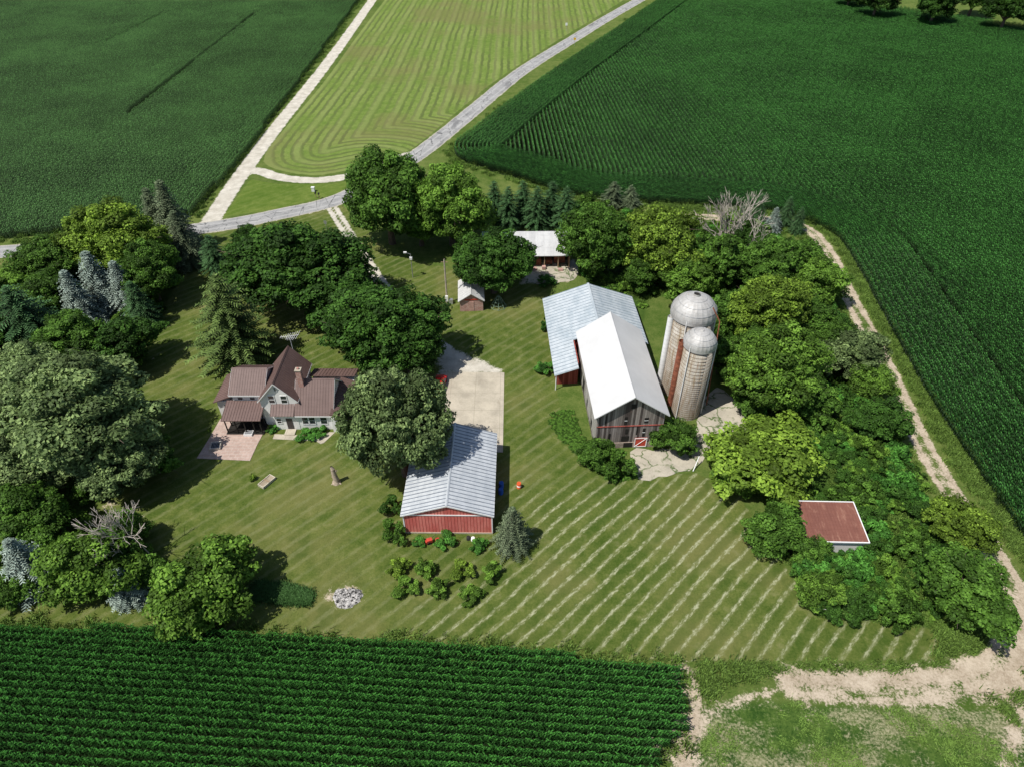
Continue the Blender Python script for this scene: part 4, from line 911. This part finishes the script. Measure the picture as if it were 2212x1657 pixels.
boxes('shed_contents',[(1.2,3.0,-2.8,-1.2,0,1.4),(4,5.2,-2.5,-.5,0,.9),(5.6,7.8,-2.0,.5,0,1.6),(-4,-2,-1,1,0,1.5)],rustm,osd)
boxes('crates',[(3.1,3.8,-4.6,-3.95,0,.7),(6.3,7.2,-5.2,-4.5,0,.4),(1,2,-5,-4.2,0,.5)],simple('pink_crate',(.45,.28,.24),.9),osd)
rs_=empty('rusty_roof_shed',38.9,53.9,-1.5)
slab('roof',[(-4.3,-2.9,2.3),(4.3,-2.9,2.3),(4.3,2.9,2.75),(-4.3,2.9,2.75)],.08,rust_roof,rs_,22,.05,.03)
boxes('walls',[(-4.1,4.1,-2.75,-2.65,0,2.1),(-4.1,-4.0,-2.65,2.6,0,2.1),(4.0,4.1,-2.65,2.6,0,2.1),(-4.0,4.0,2.5,2.6,0,2.5)],trim,rs_)
slab('fascia_front',[(-4.42,-3.02,2.34),(4.42,-3.02,2.34),(4.42,-2.9,2.35),(-4.42,-2.9,2.35)],.2,trim,rs_)
slab('fascia_back',[(-4.42,2.9,2.82),(4.42,2.9,2.82),(4.42,3.02,2.83),(-4.42,3.02,2.83)],.2,trim,rs_)
slab('fascia_west',[(-4.42,-2.9,2.36),(-4.3,-2.9,2.36),(-4.3,2.9,2.82),(-4.42,2.9,2.82)],.2,trim,rs_)
slab('fascia_east',[(4.3,-2.9,2.36),(4.42,-2.9,2.36),(4.42,2.9,2.82),(4.3,2.9,2.82)],.2,trim,rs_)
# ------------------------------------------------------------------ poles, signs, yard objects
polew=simple('pole_wood',(.42,.36,.28),.9)
def pole(name,px,py,h,r=.14,mat=None):
    x,y=G(px,py); e=empty(name,x,y); tubeobj('post',[((0,0,0),(0,0,h),r,r*.7)],mat or polew,e,8); return e
p=pole('utility_pole',966,655,9.2,.18); boxes('meter_box',[(-.25,.25,-.45,-.15,.6,1.7)],trim,p); tubeobj('crossarm',[((-.6,0,8.6),(.6,0,8.6),.06,.06)],wood,p,6); boxes('transformer_pad',[(.4,1.1,-.5,.2,0,.9)],steel,p)
p=pole('yard_light',892,600,5.2,.09,steel); tubeobj('lamp_arm',[((0,0,5.1),(-.9,0,5.5),.04,.04)],steel,p,6); boxes('lamp_head',[(-1.3,-.7,-.16,.16,5.4,5.6)],trim,p); boxes('bird_box',[(-.25,.25,-.2,.2,4.0,4.5)],trim,p)
x,y=G(1077,662); e=empty('climbing_frame',x,y); seg=[]
for i in range(8):
    a=6.283*i/8;b=6.283*(i+1)/8
    seg.append(((1.5*math.cos(a),1.5*math.sin(a),0),(.25*math.cos(a),.25*math.sin(a),2.2),.045,.045))
    for f in(0,.25,.5,.75,1): 
        r=1.5-1.25*f; seg.append(((r*math.cos(a),r*math.sin(a),2.2*f+.03),(r*math.cos(b),r*math.sin(b),2.2*f+.03),.035,.035))
tubeobj('frame_bars',seg,simple('green_steel',(.16,.24,.17),.5),e,5)
yel=simple('sign_yellow',(.75,.45,.02),.5,var=.05)
x,y=G(1241,100); e=empty('curve_warning_sign',x,y); tubeobj('sign_post',[((0,0,0),(0,0,2.6),.05,.05)],steel,e,6)
pymesh('sign_plate',[(0,-.08,1.9),(.62,-.08,2.5),(0,-.08,3.1),(-.62,-.08,2.5),(0,-.06,1.9),(.62,-.06,2.5),(0,-.06,3.1),(-.62,-.06,2.5)],[(0,1,2,3),(7,6,5,4),(0,4,5,1),(1,5,6,2),(2,6,7,3),(3,7,4,0)],yel,e)
x,y=G(1223,68); e=empty('road_sign',x,y); tubeobj('sign_post',[((0,0,0),(0,0,3),.06,.06)],steel,e,6); boxes('sign_plate',[(-.4,.4,-.08,-.06,2.1,3.1)],trim,e)
for px,py in((690,430),(683,428)):
    x,y=G(px,py); e=empty('mailbox',x,y); boxes('post',[(-.06,.06,-.06,.06,0,1.1)],wood,e)
    V=[];n=8
    for yy in(-.3,.3):
        V+=[(-.16,yy,1.1),(.16,yy,1.1)]+[(.16*math.cos(t*math.pi/n),yy,1.28+.16*math.sin(t*math.pi/n)) for t in range(n+1)]
    k=n+3; pymesh('box',V,[tuple(range(k)),tuple(range(2*k-1,k-1,-1))]+[(i,(i+1)%k,k+(i+1)%k,k+i) for i in range(k)],blackm,e)
x,y=G(677,414); e=empty('utility_pedestal',x,y); boxes('cabinet',[(-.35,.35,-.3,.3,0,1.0)],trim,e); boxes('cap',[(-.4,.4,-.35,.35,1.0,1.08)],trim,e)
x,y=G(706,500); e=empty('road_sign',x,y); tubeobj('sign_post',[((0,0,0),(0,0,2.4),.05,.05)],steel,e,6); boxes('sign_plate',[(-.3,.3,-.07,-.05,1.7,2.5)],steel,e)
x,y=G(727,1042); rs2=np.random.default_rng(4)
seg=[((0,0,0),(.05,0,.5),.62,.42),((.05,0,.5),(-.05,0,1.6),.42,.34),((-.05,0,1.6),(-.1,0,2.6),.34,.3),((-.1,0,2.6),(-.25,.05,3.1),.28,.16),((-.05,0,1.9),(.4,0,2.4),.16,.1),((0,0,.9),(-.45,-.1,1.3),.14,.08),((0,0,.3),(.7,-.3,0),.2,.08),((0,0,.3),(-.6,-.4,0),.2,.08),((0,0,.3),(.1,.8,0),.2,.08)]
tubeobj('tree_stump',seg,simple('bare_wood',(.42,.34,.26),.9,var=.35,sc=3),None,9,(x,y,0))
x,y=G(577,1042); e=empty('raised_planter',x,y,-32)
boxes('planter_boards',[(-.55,.55,-1.1,-1.0,0,.4),(-.55,.55,1.0,1.1,0,.4),(-.55,-.45,-1.0,1.0,0,.4),(.45,.55,-1.0,1.0,0,.4)],simple('planter_wood',(.5,.45,.36),.9),e); boxes('soil',[(-.45,.45,-1,1,0,.3)],simple('soil',(.30,.25,.18),.95),e)
boxes('cross_rail',[(-.5,.5,-.05,.05,.4,.46)],wood,e)
x,y=G(750,1290); e=empty('burn_pile',x,y)
n=30;V=[(0,0,.28)];Fs=[]
for j,r in enumerate((.5,1.0,1.35,1.6)):
    for i in range(n): a=6.283*i/n; rr=r*(1+.08*math.sin(3*a)+.05*rs2.normal()); V.append((rr*math.cos(a)*1.1,rr*math.sin(a)*.9,(.26,.18,.08,-.02)[j]+.03*rs2.normal()*(j<3)))
Fs=[(0,1+i,1+(i+1)%n) for i in range(n)]+[(1+j*n+i,1+(j+1)*n+i,1+(j+1)*n+(i+1)%n,1+j*n+(i+1)%n) for j in range(3) for i in range(n)]
am=Mat('ash'); pp=am.coord(); nn=am.noise(pp,3,6,.8); pymesh('ash_heap',V,Fs,am.fin(am.mix(am.ss(nn,.42,.58),(.04,.04,.04),(.5,.48,.45)),.95),e)
deb=[]
for i in range(60):
    a=rs2.uniform(0,6.28);r=rs2.uniform(.2,1.5);s=rs2.uniform(.04,.10);cx,cy=r*math.cos(a),r*math.sin(a)*.85; deb.append((cx-s,cx+s,cy-s*.6,cy+s*.6,.05,.12+.2*(1.5-r)/1.5+s*.6))
boxes('charred_debris',deb[:36],dark,e); boxes('pale_debris',deb[36:],simple('ash_white',(.55,.53,.5),.9),e)
def barrel(name,px,py,mat,h=.95,r=.32,band=None):
    x,y=G(px,py); e=empty(name,x,y)
    for i,(z0,z1,a,b) in enumerate([(0,.3,r*.95,r),(.3,.34,r*1.06,r*1.06),(.34,.62,r,r),(.62,.66,r*1.06,r*1.06),(.66,h,r,r*.94)]): cyl('shell_%d'%i,0,0,z0,z1,a,b,(band if band and i==2 else mat),e,20)
barrel('traffic_drum',1121,1053,simple('orange_plastic',(.62,.10,.03),.5,var=.05),.95,.3,trim)
bl=simple('blue_plastic',(.02,.10,.42),.45,var=.1); barrel('plastic_barrel',1083,1052,bl); barrel('plastic_barrel',1082,1066,bl)
x,y=G(928,1172); e=empty('garden_tiller',x,y,20); boxes('engine_body',[(-.35,.35,-.25,.25,.3,.7),(-.5,-.3,-.2,.2,.1,.5)],red_paint,e); tubeobj('handles',[((.3,-.2,.6),(1.0,-.25,1.0),.025,.025),((.3,.2,.6),(1.0,.25,1.0),.025,.025)],blackm,e,5)
V,Fs=tubes([((-.1,-.32,.22),(-.1,-.2,.22),.22,.22),((-.1,.2,.22),(-.1,.32,.22),.22,.22)],12); obj('wheels',npmesh('wheels',V,Fs,[blackm]),(0,0,0),e)
for px,py,mt,nm in((1012,1164,blackm,'trash_bag'),(1022,1166,trim,'white_bucket'),(912,1176,red_paint,'fuel_can'),(945,1168,red_paint,'fuel_can')):
    x,y=G(px,py); e=empty(nm,x,y); cyl('body',0,0,0,.45,.28,.24,mt,e,14); cyl('lid',0,0,.45,.53,.2,.12,mt,e,14)
def car(x,y,rot):
    C=empty('parked_car',x,y,rot); rp=simple('car_red',(.5,.02,.02),.25,var=.05,spec=.6)
    prof=[(-2.2,.35),(-2.25,.75),(-2.0,.95),(-1.3,1.0),(-.75,1.42),(.55,1.45),(1.15,1.0),(2.05,.85),(2.25,.6),(2.2,.35)]
    V=[]
    for sgn in(-1,1):
        for px,pz in prof: V.append((px,sgn*(.86-.22*max(0,(pz-.95))/.5),pz))
    n=len(prof); Fs=[tuple(range(n))[::1],tuple(range(2*n-1,n-1,-1))]+[((i+1)%n,i,n+i,n+(i+1)%n) for i in range(n)]
    o=pymesh('body',V,Fs,rp,C); md=o.modifiers.new('bevel','BEVEL'); md.width=.06; md.segments=3
    pymesh('windscreen',[(.58,-.62,1.44),(.58,.62,1.44),(1.13,.78,1.03),(1.13,-.78,1.03)],[(0,3,2,1)],glass,C).location=(.03,0,.03)
    pymesh('rear_glass',[(-.78,-.62,1.42),(-.78,.62,1.42),(-1.27,.78,1.03),(-1.27,-.78,1.03)],[(0,1,2,3)],glass,C).location=(-.03,0,.03)
    for sgn in(-1,1): pymesh('side_glass',[(-1.1,sgn*.88,1.02),(-.7,sgn*.70,1.36),(.5,sgn*.70,1.38),(.98,sgn*.88,1.02)],[(0,1,2,3)],glass,C)
    seg=[]
    for px in(-1.4,1.4):
        for sgn in(-1,1): 
            seg.append(((px,sgn*.66,.33),(px,sgn*.9,.33),.33,.33)); seg.append(((px,sgn*.9,.33),(px,sgn*.901,.33),.33,.01))
    tubeobj('wheels',seg,blackm,C,18)
    boxes('lights',[(2.2,2.27,-.75,-.45,.6,.72),(2.2,2.27,.45,.75,.6,.72)],trim,C)
car(*G(950,836),84)
x,y=G(1497,1018); tubeobj('auger_pipe',[((0,0,.05),(.9,1.4,1.6),.07,.07),((.5,.8,0),(.5,.8,1.0),.05,.05)],trim,None,6,(x,y,0))
x,y=G(1770,1325); tubeobj('metal_gate',[((-.6,0,.1),(-.6,0,.9),.04,.04),((-.6,0,.9),(.6,.1,.7),.04,.04),((-.6,0,.4),(.6,.1,.3),.04,.04),((.6,.1,0),(.6,.1,.8),.04,.04)],trim,None,6,(x,y,0))
# ------------------------------------------------------------------ light, sky, camera
w=bpy.data.worlds.new('World'); scene.world=w; w.use_nodes=True; nt=w.node_tree
sky=nt.nodes.new('ShaderNodeTexSky'); sky.sky_type='NISHITA'; sky.sun_disc=False
EL=math.radians(60); sx,sy=-.72,-.46
az=math.atan2(sx,sy)
sky.sun_elevation=EL; sky.sun_rotation=az
nt.links.new(sky.outputs[0],nt.nodes['Background'].inputs[0]); nt.nodes['Background'].inputs[1].default_value=.095
L=bpy.data.lights.new('sun','SUN'); L.energy=5.0; L.angle=math.radians(.5); L.color=(1,.96,.9)
lo=bpy.data.objects.new('sun',L); h=math.hypot(sx,sy); d=Vector((sx/h*math.cos(EL),sy/h*math.cos(EL),math.sin(EL)))
lo.rotation_euler=d.to_track_quat('Z','Y').to_euler(); lo.location=(0,0,200); scene.collection.objects.link(lo)
cam=bpy.data.cameras.new('camera'); cam.lens=24.0; cam.sensor_width=36; cam.clip_end=5000; cam.clip_start=.5
co=bpy.data.objects.new('camera',cam); co.location=(0,0,CH); co.rotation_euler=(math.radians(50),0,0); scene.collection.objects.link(co); scene.camera=co
scene.view_settings.view_transform='Standard'; scene.view_settings.look='None'; scene.view_settings.exposure=0; scene.view_settings.gamma=1
